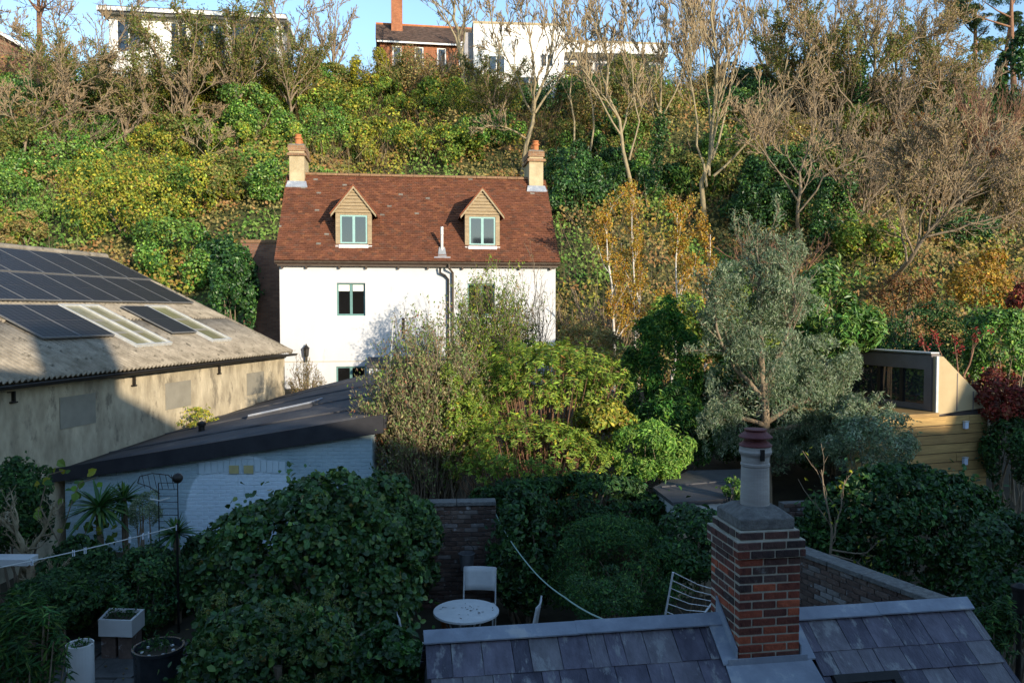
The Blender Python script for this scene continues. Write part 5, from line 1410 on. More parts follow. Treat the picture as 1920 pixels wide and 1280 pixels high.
slope_tree("bare lime tree with upright twigs above the dark evergreen crown", (1470, 230), [(1468, 160, 0), (1462, 80, 0), (1455, 0, 0), (1450, -60, 0)], .16, (10, 8, 6, 3), 28, up=.8, ratio=.38, minr=.012, ang=(18, 42), material='bark_pale', extra=[[(1467, 150, 0), (1500, 80, .4), (1530, 10, .6), (1540, -40, .6)]])

def coppice(label, px, py, w, hgt, n, seed, dY=0, mat='bark_red', lean=.22, name="coppice", minr=.015):
    g = hill(px, py); rs = np.random.default_rng(seed); st = []
    base = g + np.array([0, dY, 0]); base[2] = float(H(base[0], base[1]))
    for k in range(n):
        o = base + np.array([rs.normal() * w * .12, rs.normal() * w * .1, -.2])
        e = o + np.array([rs.normal() * w * .45, rs.normal() * w * .3, hgt * rs.uniform(.6, 1)])
        m = o * .55 + e * .45 + np.array([rs.normal() * .15, 0, .2])
        st.append(([o, m, e], .035, .012))
    return tree(name, label, "shrub", st, (5, 4), seed, material=mat, minr=minr, up=.9, ratio=.4, ang=(12, 32), start=.2)
coppice("red-twigged coppice with upright stems below the pines at the right edge", 1860, 330, 4.6, 5.0, 46, 31)
coppice("second red-twigged coppice cut by the right picture edge", 1925, 350, 3.6, 4.6, 30, 32, dY=-1)
coppice("reddish bare shrub between the many-stemmed tree and the olive", 1395, 450, 2.8, 3.0, 40, 33, dY=-4)
coppice("brown bare thicket at the cottage's right gable", 1105, 560, 2.6, 3.4, 44, 34, dY=-6, mat='bark')
coppice("pale bare thicket on the slope right of the broad bare tree", 1740, 400, 5.0, 3.4, 46, 35, mat='bark')
coppice("brown bare thicket high on the slope in front of the brick house", 800, 175, 4.5, 2.6, 40, 36, mat='bark')
coppice("brown bare thicket below the bungalow", 420, 130, 6, 3.2, 46, 37, mat='bark')
coppice("dry brown thicket on the left slope above the solar panels", 130, 300, 4.5, 2.6, 40, 38, mat='bark')
coppice("twiggy brown thicket under the broad bare tree", 1560, 260, 5.5, 3.6, 46, 39, mat='bark')
coppice("straw-brown thicket above the dark hedge beside the leaning tree", 1600, 400, 4.5, 3.4, 44, 40, mat='bark')

coppice("grey-brown brush standing up in front of the bungalow's left windows", 255, 130, 5.0, 4.4, 60, 41, mat='bark')
coppice("grey-brown brush standing up in front of the bungalow's right windows", 440, 120, 5.5, 4.4, 60, 42, mat='bark')
for lab, px, r, h, pal in (("leafy olive thicket hiding the bungalow's left corner", 190, 50, 45, 'olivebrown'), ("leafy brown thicket hiding the foot of the bungalow's middle", 330, 60, 40, 'olivebrown'), ("leafy thicket hiding the foot of the bungalow's right end", 470, 60, 36, 'yellowgreen')):
    hshrub(lab, px, 105, r, pal, 2600, size=.15, hpx=h)
# bare trees along the brow: two kinds, each one a thing of its own
def brow_proto(label, px, base_py, Y, hgt, seed, leaves=None, spread=.5, material='bark'):
    b = at(px, base_py, Y); b[2] = float(H(b[0], b[1])) - .3; rs = np.random.default_rng(seed)
    st = [([b, b + [0, 0, hgt * .3], b + [rs.normal() * .3, 0, hgt * .65], b + [rs.normal() * .4, 0, hgt]], .13, .03)]
    for k in range(6):
        a = k * 1.05 + rs.uniform(0, .5); h0 = hgt * rs.uniform(.18, .4)
        st.append(([b + [0, 0, h0], b + [math.cos(a) * spread * hgt * .2, math.sin(a) * spread * hgt * .2, h0 + hgt * .25], b + [math.cos(a) * spread * hgt * .42, math.sin(a) * spread * hgt * .4, hgt * rs.uniform(.75, .95)]], .07, .02))
    return tree("bare_tree", label, "tree", st, (11, 7, 6), seed, material=material, minr=.02, up=.7, ratio=.36, ang=(20, 48), start=.2, leaves=leaves, group="bare trees along the brow of the hill")
pa = brow_proto("upright bare tree on the brow just right of the modern house", 1290, 150, 62, 7.5, 101, spread=.55)
pb = brow_proto("rounded brown-leaved tree in front of the bungalow's left half", 235, 165, 52, 6.3, 102, leaves=(11000, .125, 'browse', .5), spread=.95)
for k, (src, lab, px, py, Y, sc) in enumerate((
        (pa, "upright bare tree on the brow between the brick house and the white block", 905, 150, 64, .9),
        (pa, "upright bare tree on the brow directly behind the modern house's corner", 1040, 140, 70, 1.15),
        (pa, "upright bare tree on the brow behind the middle of the glazed wing", 1150, 140, 72, 1.2),
        (pa, "upright bare tree on the brow left of the dark evergreen crown", 1345, 140, 66, 1.15),
        (pa, "upright bare tree on the brow right of the dark evergreen crown", 1440, 140, 64, 1.2),
        (pa, "upright bare tree on the brow halfway to the pines", 1550, 140, 66, 1.25),
        (pa, "upright bare tree on the brow above the russet undergrowth", 1640, 140, 64, 1.2),
        (pa, "last upright bare tree on the brow before the pines", 1735, 140, 66, 1.1),
        (pa, "bare tree on the brow between the bungalow and the yellow conifer", 590, 130, 62, .85),
        (pa, "bare tree behind the right end of the bungalow roof", 330, 120, 72, .75),
        (pa, "bare tree rising behind the dark leafy tree right of the bungalow", 625, 130, 64, 1.05),
        (pa, "bare tree rising behind the bungalow's right end", 480, 120, 68, 1.0),
        (pa, "bare tree rising behind the bungalow's left end", 190, 120, 68, 1.0),
        (pa, "bare tree behind the right half of the brick house", 815, 130, 74, 1.05),
        (pb, "brown-leaved tree in front of the bungalow's middle windows", 345, 150, 53, 1.2),
        (pb, "brown-leaved tree in front of the bungalow's right windows", 440, 150, 53, 1.2),
        (pb, "brown-leaved tree at the bungalow's right corner", 545, 170, 54, .95),
        (pb, "brown-leaved tree at the bungalow's left corner", 130, 160, 54, 1.0),
        (pb, "rounded brown-leaved tree right of the many-stemmed tree's top", 1500, 200, 54, 1.2),
        (pb, "rounded brown-leaved tree left of the leaning tree's crown", 1600, 210, 52, 1.2),
        (pb, "rounded brown-leaved tree below the leftmost pine", 1770, 200, 54, 1.1),
        (pa, "fine-twigged bare tree on the right slope, just left of the spreading tree", 1440, 300, 46.0, 0.72),
        (pa, "fine-twigged bare tree on the right slope, between the spreading tree and the leaning tree", 1570, 330, 44.0, 0.75),
        (pa, "fine-twigged bare tree on the right slope, behind the leaning tree's trunk", 1640, 360, 43.0, 0.70),
        (pa, "fine-twigged bare tree on the right slope, above the leaning tree's fork", 1720, 300, 46.0, 0.80),
        (pa, "fine-twigged bare tree on the right slope, below the red-twigged coppice", 1800, 340, 44.0, 0.75),
        (pa, "fine-twigged bare tree on the right slope, cut by the right picture edge", 1900, 330, 43.0, 0.75),
        (pa, "fine-twigged bare tree on the right slope, under the broad tree's right limb", 1680, 240, 50.0, 0.80),
        (pa, "fine-twigged bare tree on the right slope, below the dark yew hedge", 1830, 250, 50.0, 0.80),
        (pb, "low brown-leaved tree in front of the white block of the modern house", 925, 195, 50, .8))):
    p = at(px, py, Y); p[2] = float(H(p[0], p[1])) - .3
    copy_thing(src, lab, p, k * 1.7, sc, "bare trees along the brow of the hill")
# ------------------------------------------------------------------ pines on the brow
def pine(label, px, base_py, top_py, Y, seed, lean, pads):
    b = at(px, base_py, Y); b[2] = float(H(b[0], b[1])) - .2
    rs = np.random.default_rng(seed)
    t = thing("pine_tree", label, "tree", b)
    top = at(px + lean, top_py, Y) - b
    pts = [np.zeros(3), top * .35 + [rs.normal() * .15, 0, 0], top * .7 + [rs.normal() * .2, 0, 0], top]
    MB().tube(pts, [.26, .22, .17, .08], 8).build("trunk", M['bark_red'], t, smooth=True)
    lm = MB(); Ps = []; Ns = []
    for (dx, py, rx, rz) in pads:
        c = at(px + dx, py, Y) - b + np.array([0, rs.uniform(-1, 1), 0])
        f = np.clip(c[2] / top[2] - .12, .2, .97)
        lm.tube([top * f, (top * f + c) / 2 + [0, 0, -.1], c], [.09, .06, .03], 5)
        P, Nn, i, nc = crown_points(1500, c, (rx / FPX * Y, rx / FPX * Y * .9, rz / FPX * Y), 16, .36, .5)
        Ps.append(P); Ns.append(Nn)
    lm.build("limbs", M['bark_red'], t, smooth=True)
    P = np.concatenate(Ps); Nn = np.concatenate(Ns)
    V, F, m = leaf_mesh(P, Nn, .26, .22)
    link("foliage", npmesh("foliage", V, F, np.repeat(pick(PAL['pine'], len(P)), m, 0)), M['leaf'], t)
pine("tall pine with the pale bare trunk nearest the top right corner", 1905, 130, -40, 70, 51, -8, [(-70, 5, 45, 14), (-110, 22, 30, 10), (10, -20, 50, 20), (30, 60, 25, 14)])
pine("rounded pine standing leftmost on the right brow", 1830, 135, 25, 72, 52, -2, [(-25, 40, 30, 16), (15, 52, 30, 15), (-5, 25, 26, 12), (22, 78, 18, 8), (-40, 28, 18, 9)])
pine("pine with a leaning orange trunk between the other two on the brow", 1880, 135, 40, 74, 53, 14, [(12, 50, 28, 14), (-12, 75, 22, 8), (35, 72, 22, 10), (20, 30, 20, 9)])

# ================================================================== GARDENS, MIDDLE DISTANCE
def twiggy(name, label, x0, x1, yt, yb, Y, n, seed, twig=(.20, .13, .08), pal='silver', nleaf=5000, leaf=.05, mb='bark_red', depth=None, splay=.75, asp=.3):
    """a shrub of many thin wands with small leaves along them"""
    c = at((x0 + x1) / 2, yb, Y); c[2] = float(H(c[0], c[1]))
    hgt = at(0, yt, Y)[2] - c[2]; w = (x1 - x0) / 2 / FPX * Y; dp = depth or w * .7
    rs = np.random.default_rng(seed); st = []
    for k in range(n):
        a = rs.uniform(0, 2 * math.pi); q = math.sqrt(rs.uniform(0, 1))
        o = c + np.array([math.cos(a) * q * w * .3, math.sin(a) * q * dp * .3, -.1])
        e = c + np.array([math.cos(a) * q * w, math.sin(a) * q * dp, hgt * (1 - .5 * q ** 3) * rs.uniform(.72, 1.0)])
        m = o * .5 + e * .5 + np.array([0, 0, hgt * .10])
        st.append(([o, m, e], .02, .006))
    t = thing(name, label, "shrub", c)
    br = grow(st, (7, 4), seed, ratio=.36, ang=(14, 36), up=.7, start=.25)
    wood("stems", br, M[mb], t, (0,), c, sides=(5,) * 6); wood("twigs", br, M[mb], t, (1, 2), c, sides=(3,) * 6, minr=.004)
    ends = tips(br, 1) - c
    P = ends[rng.integers(0, len(ends), nleaf)] + rng.normal(size=(nleaf, 3)) * leaf * .8
    D = rng.normal(size=(nleaf, 3)) * .5 + [0, 0, 1]
    V, F, m = leaf_mesh(P, rng.normal(size=(nleaf, 3)) + [0, -.4, .2], leaf, asp, dirs=D)
    link("foliage", npmesh("foliage", V, F, np.repeat(pick(PAL[pal], nleaf), m, 0)), M['leaf'], t)
    return t
twiggy("twiggy_shrub", "brown twiggy shrub overhanging the right end of the pale blue shed", 672, 915, 615, 900, 17.2, 150, 61, pal='tansilver', nleaf=26000, leaf=.075, mb='bark', asp=.4)
twiggy("tall_shrub", "tall grey-green wispy shrub in front of the cottage's right window", 840, 1015, 520, 800, 23.6, 120, 62, pal='midgreen', nleaf=15000, leaf=.095, mb='bark', asp=.35)
twiggy("bare_shrub", "thin dark bare shrub against the right end of the white wall", 960, 1045, 490, 720, 23.5, 14, 63, pal='olivebrown', nleaf=500, leaf=.06, mb='bark')
twiggy("small_shrub", "small bare shrub at the left foot of the white wall", 540, 605, 672, 745, 25.6, 26, 64, pal='olivebrown', nleaf=1500, leaf=.06, mb='bark')

def whorl(name, label, x0, x1, yt, yb, Y, heads, seed, pal, L=.16, per=16, depth=None, up=.3, asp=.2, red=True, base=None):
    """rosettes of long narrow leaves at the ends of bare stems"""
    c = at((x0 + x1) / 2, (yt + yb) / 2, Y); w = (x1 - x0) / 2 / FPX * Y; hz = (yb - yt) / 2 / FPX * Y; dp = depth or w * .7
    b = np.array([c[0], c[1], float(H(c[0], c[1]))]) if base is None else base
    t = thing(name, label, "shrub", b)
    d = sphere_dirs(heads * 2); d = d[(d[:, 2] > -.55)][:heads]; n = len(d)
    q = rng.uniform(.4, 1, n) ** .5 * (1 + .28 * vnoise(d, 1.6, seed, 2))
    hd = c - b + d * q[:, None] * np.array([w, dp, hz])
    sm = MB()
    for k in range(n):
        if k % 5 == 0:
            s = hd[k] * np.array([.35, .35, .15]) ; sm.tube([s * 1.0, (s + hd[k]) / 2 + [0, 0, -.05], hd[k]], [.016, .011, .006], 4, False)
    for k in range(8): 
        j = rng.integers(0, n); s = hd[j] * np.array([.4, .4, .3]); sm.tube([(rng.normal() * .1, rng.normal() * .1, -.1), s * .6, s], [.035, .028, .018], 5)
    sm.build("stems", M['bark_red' if red else 'bark'], t)["kind"] = "stuff"
    idx = np.repeat(np.arange(n), per); ax = d[idx] * .5 + np.array([0, 0, .7]) ; ax /= np.linalg.norm(ax, axis=1)[:, None]
    r = sphere_dirs(len(idx)); r = r - (r * ax).sum(1)[:, None] * ax; r /= np.linalg.norm(r, axis=1)[:, None]
    dirv = r + ax * rng.uniform(-.35, .8, (len(idx), 1))
    dirv /= np.linalg.norm(dirv, axis=1)[:, None]
    P = hd[idx] + dirv * L * .5 + ax * rng.uniform(-.12, .03, (len(idx), 1))
    V, F, m = leaf_mesh(P, ax + rng.normal(size=P.shape) * .25, L, asp, 'oval', .1, dirs=dirv)
    cl = np.exp(rng.normal(size=n) * .2)
    link("foliage", npmesh("foliage", V, F, np.repeat(pick(PAL[pal], len(P)) * cl[idx][:, None], m, 0)), M['leaf'], t)
    return t
whorl("spurge_bush", "large bright green bush of drooping leaf whorls in the centre", 865, 1180, 625, 810, 17.6, 760, 71, 'sunbush', L=.105, per=16, asp=.28)
whorl("spurge_bush", "lower yellow-green leafy bank under the whorled bush, cut by the shadow line", 830, 1170, 775, 925, 16.4, 700, 72, 'sunbush', L=.095, per=16, asp=.28)
pbush("leafy_bush", "yellowing leafy bush on the right flank of the central bushes", "shrub", 1075, 1190, 745, 850, 16.8, 3600, .10, 'yellowgreen', aspect=.55, clumps=26)
pbush("leafy_bush", "fresh green fine-leaved bush right of the central bushes", "shrub", 1140, 1290, 790, 915, 16.2, 8500, .085, 'lime', aspect=.4, clumps=46, csize=.26)
pbush("bamboo_clump", "dark green bamboo clump between the central bushes and the olive tree", "shrub", 1165, 1315, 585, 830, 19.5, 8000, .16, 'bamboo', aspect=.22, clumps=60, csize=.24)
pbush("broadleaf_bush", "sunlit yellow-green bush above the bamboo clump", "shrub", 1195, 1330, 560, 690, 21.5, 4500, .13, 'midgreen', aspect=.4, clumps=36)
for lab, x0, x1, yt, yb, Y, n, pal in (("green shrub at the corner below the cottage's right gable", 1040, 1150, 600, 720, 23.5, 3200, 'olivebrown'),
        ("brown-leaved shrub left of the bamboo clump", 1090, 1200, 625, 740, 21.5, 3200, 'olivebrown')):
    pbush("leafy_bush", lab, "shrub", x0, x1, yt, yb, Y, n, .10, pal, aspect=.45, clumps=30)

# golden birches
def birch(label, px, ybase, ytop, Y, seed, lean=0, leaf=2600):
    b = at(px, ybase, Y); b[2] = float(H(b[0], b[1])) - .1
    t = at(px + lean, ytop, Y)
    tree("birch_tree", label, "tree", [([b, b * .6 + t * .4 + [.08, 0, 0], t], .075, .012)], (12, 6, 4), seed, material='bark_birch', twig='bark', ratio=.30, up=.7, ang=(20, 45), start=.3, minr=.006, leaves=(leaf, .085, 'golden', .65))
birch("golden-leaved birch furthest left beside the cottage gable", 1150, 600, 400, 27.5, 81, -12, 3600)
birch("golden-leaved birch second from the left with a slim white stem", 1195, 600, 395, 28, 82, -10, 3600)
birch("golden-leaved birch with the brightest white forked stem", 1262, 610, 400, 27, 83, 8, 3800)
birch("golden-leaved birch partly behind the top of the olive tree", 1318, 600, 440, 28.5, 84, 14, 3200)

# olive tree
def olive():
    Y = 17.4; b = at(1440, 860, Y); b[2] = float(H(b[0], b[1])) - .1
    st = [([b, at(1440, 800, Y), at(1430, 680, Y), at(1420, 560, Y), at(1425, 470, Y)], .12, .03)]
    for e in ([(1440, 790), (1500, 750), (1560, 760), (1610, 790)], [(1438, 760), (1380, 690), (1340, 620), (1340, 530)], [(1435, 720), (1480, 620), (1490, 540), (1480, 480)], [(1440, 800), (1380, 780), (1340, 790), (1335, 850)], [(1440, 810), (1560, 790), (1620, 800), (1650, 830)]):
        st.append(([at(x, y, Y + rng.uniform(-.6, .6) * i * .5) for i, (x, y) in enumerate(e)], .06, .015))
    t = thing("olive_tree", "silver-leaved olive tree towering behind the chimney pot", "tree", b)
    br = grow(st, (12, 8, 5), 91, ratio=.34, ang=(20, 50), up=.5, start=.25)
    wood("trunk", br, M['bark'], t, (0,), b); wood("limbs", br, M['bark'], t, (1, 2), b, minr=.006); wood("twigs", br, M['bark'], t, (3,), b, minr=.004)
    n = 20000
    pa = np.concatenate([q[0][:, :-1].reshape(-1, 3) for q in br[2:]]) - b; pb = np.concatenate([q[0][:, 1:].reshape(-1, 3) for q in br[2:]]) - b
    i = rng.integers(0, len(pa), n); u = rng.uniform(0, 1, (n, 1)); D = unit(pb[i] - pa[i])
    Ps = [pa[i] * (1 - u) + pb[i] * u + rng.normal(size=(n, 3)) * .05]; Ds = [D + rng.normal(size=(n, 3)) * .6]
    for x0, x1, yt, yb, dY, k in ((1300, 1500, 460, 690, .2, 13000), (1330, 1560, 600, 810, -.3, 12000), (1495, 1660, 735, 885, 0, 8000), (1480, 1625, 620, 770, .2, 6000), (1310, 1400, 745, 870, -.6, 2600), (1420, 1600, 760, 900, .3, 7000), (1400, 1540, 500, 640, .6, 5000)):
        c = at((x0 + x1) / 2, (yt + yb) / 2, Y + dY) - b; rx = (x1 - x0) / 2 / FPX * Y; rz = (yb - yt) / 2 / FPX * Y
        P, Nn, ii, nc = crown_points(k, c, (rx, rx * .8, rz), 46, .24, .3, .45)
        sp = sphere_dirs(nc)[ii] * .6 + np.array([0, 0, .8])
        Ps.append(P); Ds.append(sp + rng.normal(size=(k, 3)) * .4)
    P = np.concatenate(Ps); dirs = np.concatenate(Ds); n = len(P)
    V, F, m = leaf_mesh(P, rng.normal(size=(n, 3)) + [.2, -.4, .4], .088, .22, 'diamond', .08, dirs=dirs)
    link("foliage", npmesh("foliage", V, F, np.repeat(pick(PAL['silver'], n), m, 0)), M['leaf'], t)
olive()

pbush("laurel_bush", "upright bright green laurel right of the olive tree's top", "shrub", 1490, 1640, 485, 700, 20.0, 5200, .17, 'fresh', aspect=.34, clumps=46, csize=.26, gloss=True)
pbush("ivy_mound", "ivy hanging over the left end of the brown retaining wall", "shrub", 395, 482, 440, 640, 29.6, 5200, .13, 'ivy', aspect=.7, gloss=True, nr=.7, clumps=60, csize=.24)
pbush("leafy_bush", "green leafy bush growing through the right side of the brown twiggy shrub", "shrub", 800, 935, 690, 900, 16.9, 6000, .085, 'sunbush', aspect=.4, clumps=60, csize=.2, irr=.4, nr=.8, hollow=.5)
pbush("hedge", "dark clipped hedge behind the garden studio", "hedge", 1600, 1860, 570, 720, 24, 9000, .10, 'darkgreen', aspect=.5, clumps=90, csize=.2, depth=1.0)
pbush("laurel_bush", "broad laurel at the right edge above the red maple", "shrub", 1810, 1930, 560, 720, 21.5, 5200, .13, 'ivy_lit', aspect=.45, clumps=46, csize=.25, gloss=True)
pbush("maple_bush", "red-leaved maple bush right of the garden studio", "shrub", 1815, 1945, 690, 810, 18.5, 5200, .09, 'red', aspect=.55, clumps=40, csize=.26)
pbush("maple_bush", "small red-leaved maple at the right edge beyond the broad laurel", "shrub", 1885, 1935, 535, 600, 23.5, 1500, .09, 'red', aspect=.55, clumps=18)
pbush("leafy_bush", "orange-brown shrub behind the dark clipped hedge", "shrub", 1640, 1760, 500, 600, 26.5, 2600, .10, 'russet', aspect=.5, clumps=26)
pbush("leafy_bush", "yellow-leaved shrub above the broad laurel at right", "shrub", 1770, 1900, 495, 590, 26, 3200, .11, 'golden', aspect=.55, clumps=28)
def berry_tree():
    Y = 19.6; b = at(1790, 800, Y); b[2] = float(H(b[0], b[1]))
    st = [([b, at(1800, 760, Y), at(1812, 720, Y), at(1822, 660, Y), at(1830, 640, Y)], .045, .012), ([at(1795, 790, Y), at(1770, 720, Y), at(1745, 680, Y), at(1730, 640, Y)], .03, .01), ([at(1803, 745, Y), at(1795, 690, Y), at(1790, 640, Y)], .03, .01), ([at(1765, 712, Y), at(1765, 670, Y), at(1752, 625, Y)], .02, .008)]
    t = thing("sumac_tree", "small bare tree with crimson leaf tufts above the studio's slanting panel", "tree", b)
    br = grow(st, (3, 2), 95, ratio=.22, up=.6, start=.6)
    wood("trunk", br, M['bark_red'], t, (0,), b); wood("twigs", br, M['bark_red'], t, (1, 2), b, minr=.006)
    ends = np.concatenate([q[0][:, -1] for q in br[:2]]) - b
    n = 230; P = ends[rng.integers(0, len(ends), n)] + rng.normal(size=(n, 3)) * .045
    V, F, m = leaf_mesh(P, rng.normal(size=(n, 3)), .07, .5)
    link("foliage", npmesh("foliage", V, F, np.repeat(pick([((.34, .03, .03), 1), ((.24, .025, .02), 1)], n), m, 0)), M['leaf'], t)
berry_tree()
pbush("dark_bush", "dark shrub filling the gap below the bamboo clump", "shrub", 1190, 1350, 720, 900, 18.2, 6500, .12, 'bamboo', aspect=.35, clumps=50, csize=.24)
pbush("dark_bush", "dark evergreen filling the gap behind the olive trunk", "shrub", 1300, 1560, 640, 900, 20.0, 9000, .13, 'darkgreen', aspect=.45, clumps=70, csize=.22)
pbush("dark_bush", "green shrub behind the olive between the laurel and the golden birches", "shrub", 1330, 1520, 560, 720, 21.0, 5000, .13, 'midgreen', aspect=.4, clumps=50, csize=.24)
pbush("dark_bush", "deep shaded bush under the olive beside the cedar boards", "shrub", 1540, 1720, 760, 900, 16, 6500, .08, 'silver', aspect=.35, clumps=46, csize=.24)
pbush("dark_bush", "black-green shrubbery at the right edge beyond the cedar boards", "shrub", 1845, 1940, 780, 920, 18, 3800, .10, 'darkgreen', aspect=.5, clumps=34)

# ================================================================== GARDENS IN SHADE
pbush("ivy_mound", "huge dark glossy ivy mound in front of the pale blue shed", "shrub", 392, 800, 890, 1355, 11.5, 26000, .085, 'ivyshade', aspect=.78, shape='oval', gloss=True, nr=.8, clumps=330, csize=.12, hollow=.85, depth=1.35, fold=.12, irr=.17)
pbush("ivy_mound", "lower ivy mound with pale flower heads at the bottom left centre", "shrub", 330, 690, 1130, 1420, 8.9, 10500, .078, 'ivyshade', aspect=.78, shape='oval', gloss=True, nr=.85, clumps=190, csize=.15, hollow=.9, irr=.08, depth=.9, fold=.12)
def umbels(label, x0, x1, yt, yb, Y, k):
    a = at((x0 + x1) / 2, (yt + yb) / 2, Y)
    b = np.array([a[0], a[1], float(H(a[0], a[1]))]); t = thing("flowering_ivy", label, "shrub", b)
    n = 60; c = np.stack([rng.uniform(x0, x1, n), rng.uniform(yt, yb, n)], 1)
    pts = np.array([at(x, y, Y + rng.uniform(-.35, .35)) for x, y in c]) - b
    st = MB(); Ps = []; Ds = []
    for p in pts:
        st.tube([p - [0, -.06, .10], p - [0, 0, .05]], .006, 4, False)
        d = sphere_dirs(60); Ps.append(p + d * .055); Ds.append(d)
    st.build("stems", M['bark'], t)
    P = np.concatenate(Ps); D = np.concatenate(Ds)
    V, F, m = leaf_mesh(P, D, .022, .8); link("flower_heads", npmesh("flower_heads", V, F, np.repeat(pick(PAL['umbel'], len(P)), m, 0)), M['leaf'], t)
    MB().tube([(0, 0, -.1), (0, 0, max(.1, a[2] - b[2] - .3))], .05, 6).build("trunk", M['bark'], t)
umbels("pale yellow-green ivy flower heads on the front of the lower mound", 380, 660, 1110, 1280, 8.35, 60)
pbush("ivy_mound", "tall ivy-clad bank between the ivy mound and the whitened garden wall", "shrub", 610, 815, 880, 1150, 13.2, 11000, .085, 'ivyshade', aspect=.7, shape='oval', gloss=True, nr=.85, clumps=70, csize=.22)
pbush("evergreen_shrub", "rounded grey-green shrub between the sink planter and the ivy mound", "shrub", 195, 350, 1015, 1190, 12.7, 7000, .075, 'nandina', aspect=.5, clumps=46, gloss=True)
pbush("evergreen_shrub", "dark ivy bank right of the whitened garden wall", "shrub", 912, 1045, 930, 1160, 13.0, 6000, .09, 'darkgreen', aspect=.6, clumps=56, shape='oval', gloss=True, nr=.85)
pbush("hedge", "shaded laurel hedge below the shadow line in the centre", "hedge", 880, 1280, 890, 1010, 14.8, 9500, .11, 'darkgreen', aspect=.45, clumps=90, csize=.22, depth=.8)
pbush("feathery_bush", "wide feathery green bush left of the clothes airer", "shrub", 1010, 1300, 965, 1170, 12.6, 15000, .07, 'nandina', aspect=.3, clumps=90, csize=.22, depth=1.0)
pbush("cotoneaster_bush", "small-leaved grey-green bush spilling over behind the slate roof ridge", "shrub", 1060, 1210, 1070, 1180, 11.0, 4200, .045, 'nandina', aspect=.55, clumps=40)
pbush("hedge", "great dark hedge filling the right middle beyond the boundary wall", "hedge", 1490, 1905, 872, 1140, 13.4, 19000, .09, 'darkgreen', aspect=.6, shape='oval', gloss=True, nr=.85, clumps=280, csize=.13, hollow=.88, irr=.08, depth=1.0)
pbush("hedge", "dark hedge end at the far right behind the slate roof", "hedge", 1800, 2000, 960, 1240, 10.8, 6500, .09, 'darkgreen', aspect=.6, gloss=True, clumps=60, csize=.22)
pbush("evergreen_shrub", "green shrub against the left side of the chimney cap", "shrub", 1225, 1375, 950, 1100, 12.6, 5200, .09, 'ivy', aspect=.55, gloss=True, clumps=46)
pbush("evergreen_shrub", "tiny leafy sprig growing beside the chimney pot on the felt roof", "shrub", 1352, 1392, 895, 945, 14.2, 700, .06, 'ivy_lit', aspect=.55, clumps=14)
pbush("evergreen_shrub", "dark shrub in the gap between the low palm and the ivy mound", "shrub", 320, 420, 1010, 1190, 13.6, 4200, .09, 'darkgreen', aspect=.6, clumps=44)
pbush("evergreen_shrub", "dark shrub at the left edge over the end of the black fascia", "shrub", -40, 95, 860, 1040, 13.8, 6200, .09, 'darkgreen', aspect=.55, clumps=40)
pbush("evergreen_shrub", "shadowed undergrowth at the left below the clothes line", "shrub", 60, 250, 1010, 1200, 12.8, 7000, .09, 'darkgreen', aspect=.55, clumps=50)
pbush("evergreen_shrub", "low dark groundcover behind the white sink planter", "shrub", 20, 180, 1075, 1180, 11.4, 4200, .08, 'darkgreen', aspect=.5, clumps=44)
whorl("bamboo_clump", "narrow-leaved green bamboo in the bottom left corner", -30, 120, 1120, 1330, 8.0, 200, 73, 'nandina', L=.12, per=12, asp=.16, red=False)
whorl("spurge_bush", "spiky green spurge to the right of the slate roof", 1838, 1905, 1115, 1250, 8.6, 60, 74, 'nandina', L=.07, per=26, asp=.25, red=False)
pbush("evergreen_shrub", "dark leafy shrub low beside the left end of the slate roof", "shrub", 660, 800, 1180, 1330, 8.2, 3200, .08, 'ivy', aspect=.8, shape='oval', gloss=True, nr=.85, clumps=36)
pbush("evergreen_shrub", "small plant at the foot of the sunlit warehouse wall", "shrub", 330, 408, 765, 812, 20.6, 900, .09, 'yellowgreen', aspect=.35, clumps=16)

def rosette(label, px, py, Y, L, n, pal='nandina'):
    c = at(px, py, Y); b = np.array([c[0], c[1], float(H(c[0], c[1]))])
    t = thing("cabbage_palm", label, "palm", b)
    MB().tube([(0, 0, -.1), (.03, 0, (c[2] - b[2]) * .5), c - b], [.07, .06, .05], 7).build("trunk", M['bark'], t)
    d = sphere_dirs(n * 2); d = d[d[:, 2] > -.45][:n]; n = len(d); V = []; F = []; T = []
    col = pick(PAL[pal], n)
    for k in range(n):
        l = L * rng.uniform(.7, 1.1); s = np.cross(d[k], [0, 0, 1.0]); s /= np.linalg.norm(s) + 1e-6; nrm = np.cross(s, d[k])
        p0 = c - b + d[k] * .03
        for j, f in enumerate((0, .35, .7, 1)):
            p = p0 + d[k] * l * f + np.array([0, 0, -.28 * l * f * f]); w = (.018, .026, .018, .002)[j]
            V += [p - s * w, p + nrm * w * -.5, p + s * w]
        q = k * 12
        for j in range(3):
            F += [(q + j * 3, q + j * 3 + 1, q + j * 3 + 4, q + j * 3 + 3), (q + j * 3 + 1, q + j * 3 + 2, q + j * 3 + 5, q + j * 3 + 4)]
        T += [col[k]] * 12
    link("fronds", npmesh("fronds", np.array(V), np.array(F), np.array(T)), M['leaf_gloss'], t)
rosette("spiky cabbage palm in front of the left part of the pale blue wall", 185, 950, 13.4, .62, 90)
rosette("smaller spiky palm head touching the first one on its right", 232, 935, 13.8, .5, 70)
rosette("low spiky palm below the wire arch", 330, 1000, 13.0, .42, 60)
pbush("evergreen_shrub", "fine grey twiggy plant between the palms and the wire arch", "shrub", 240, 300, 915, 1000, 13.6, 2200, .05, 'silver', aspect=.25, clumps=24)

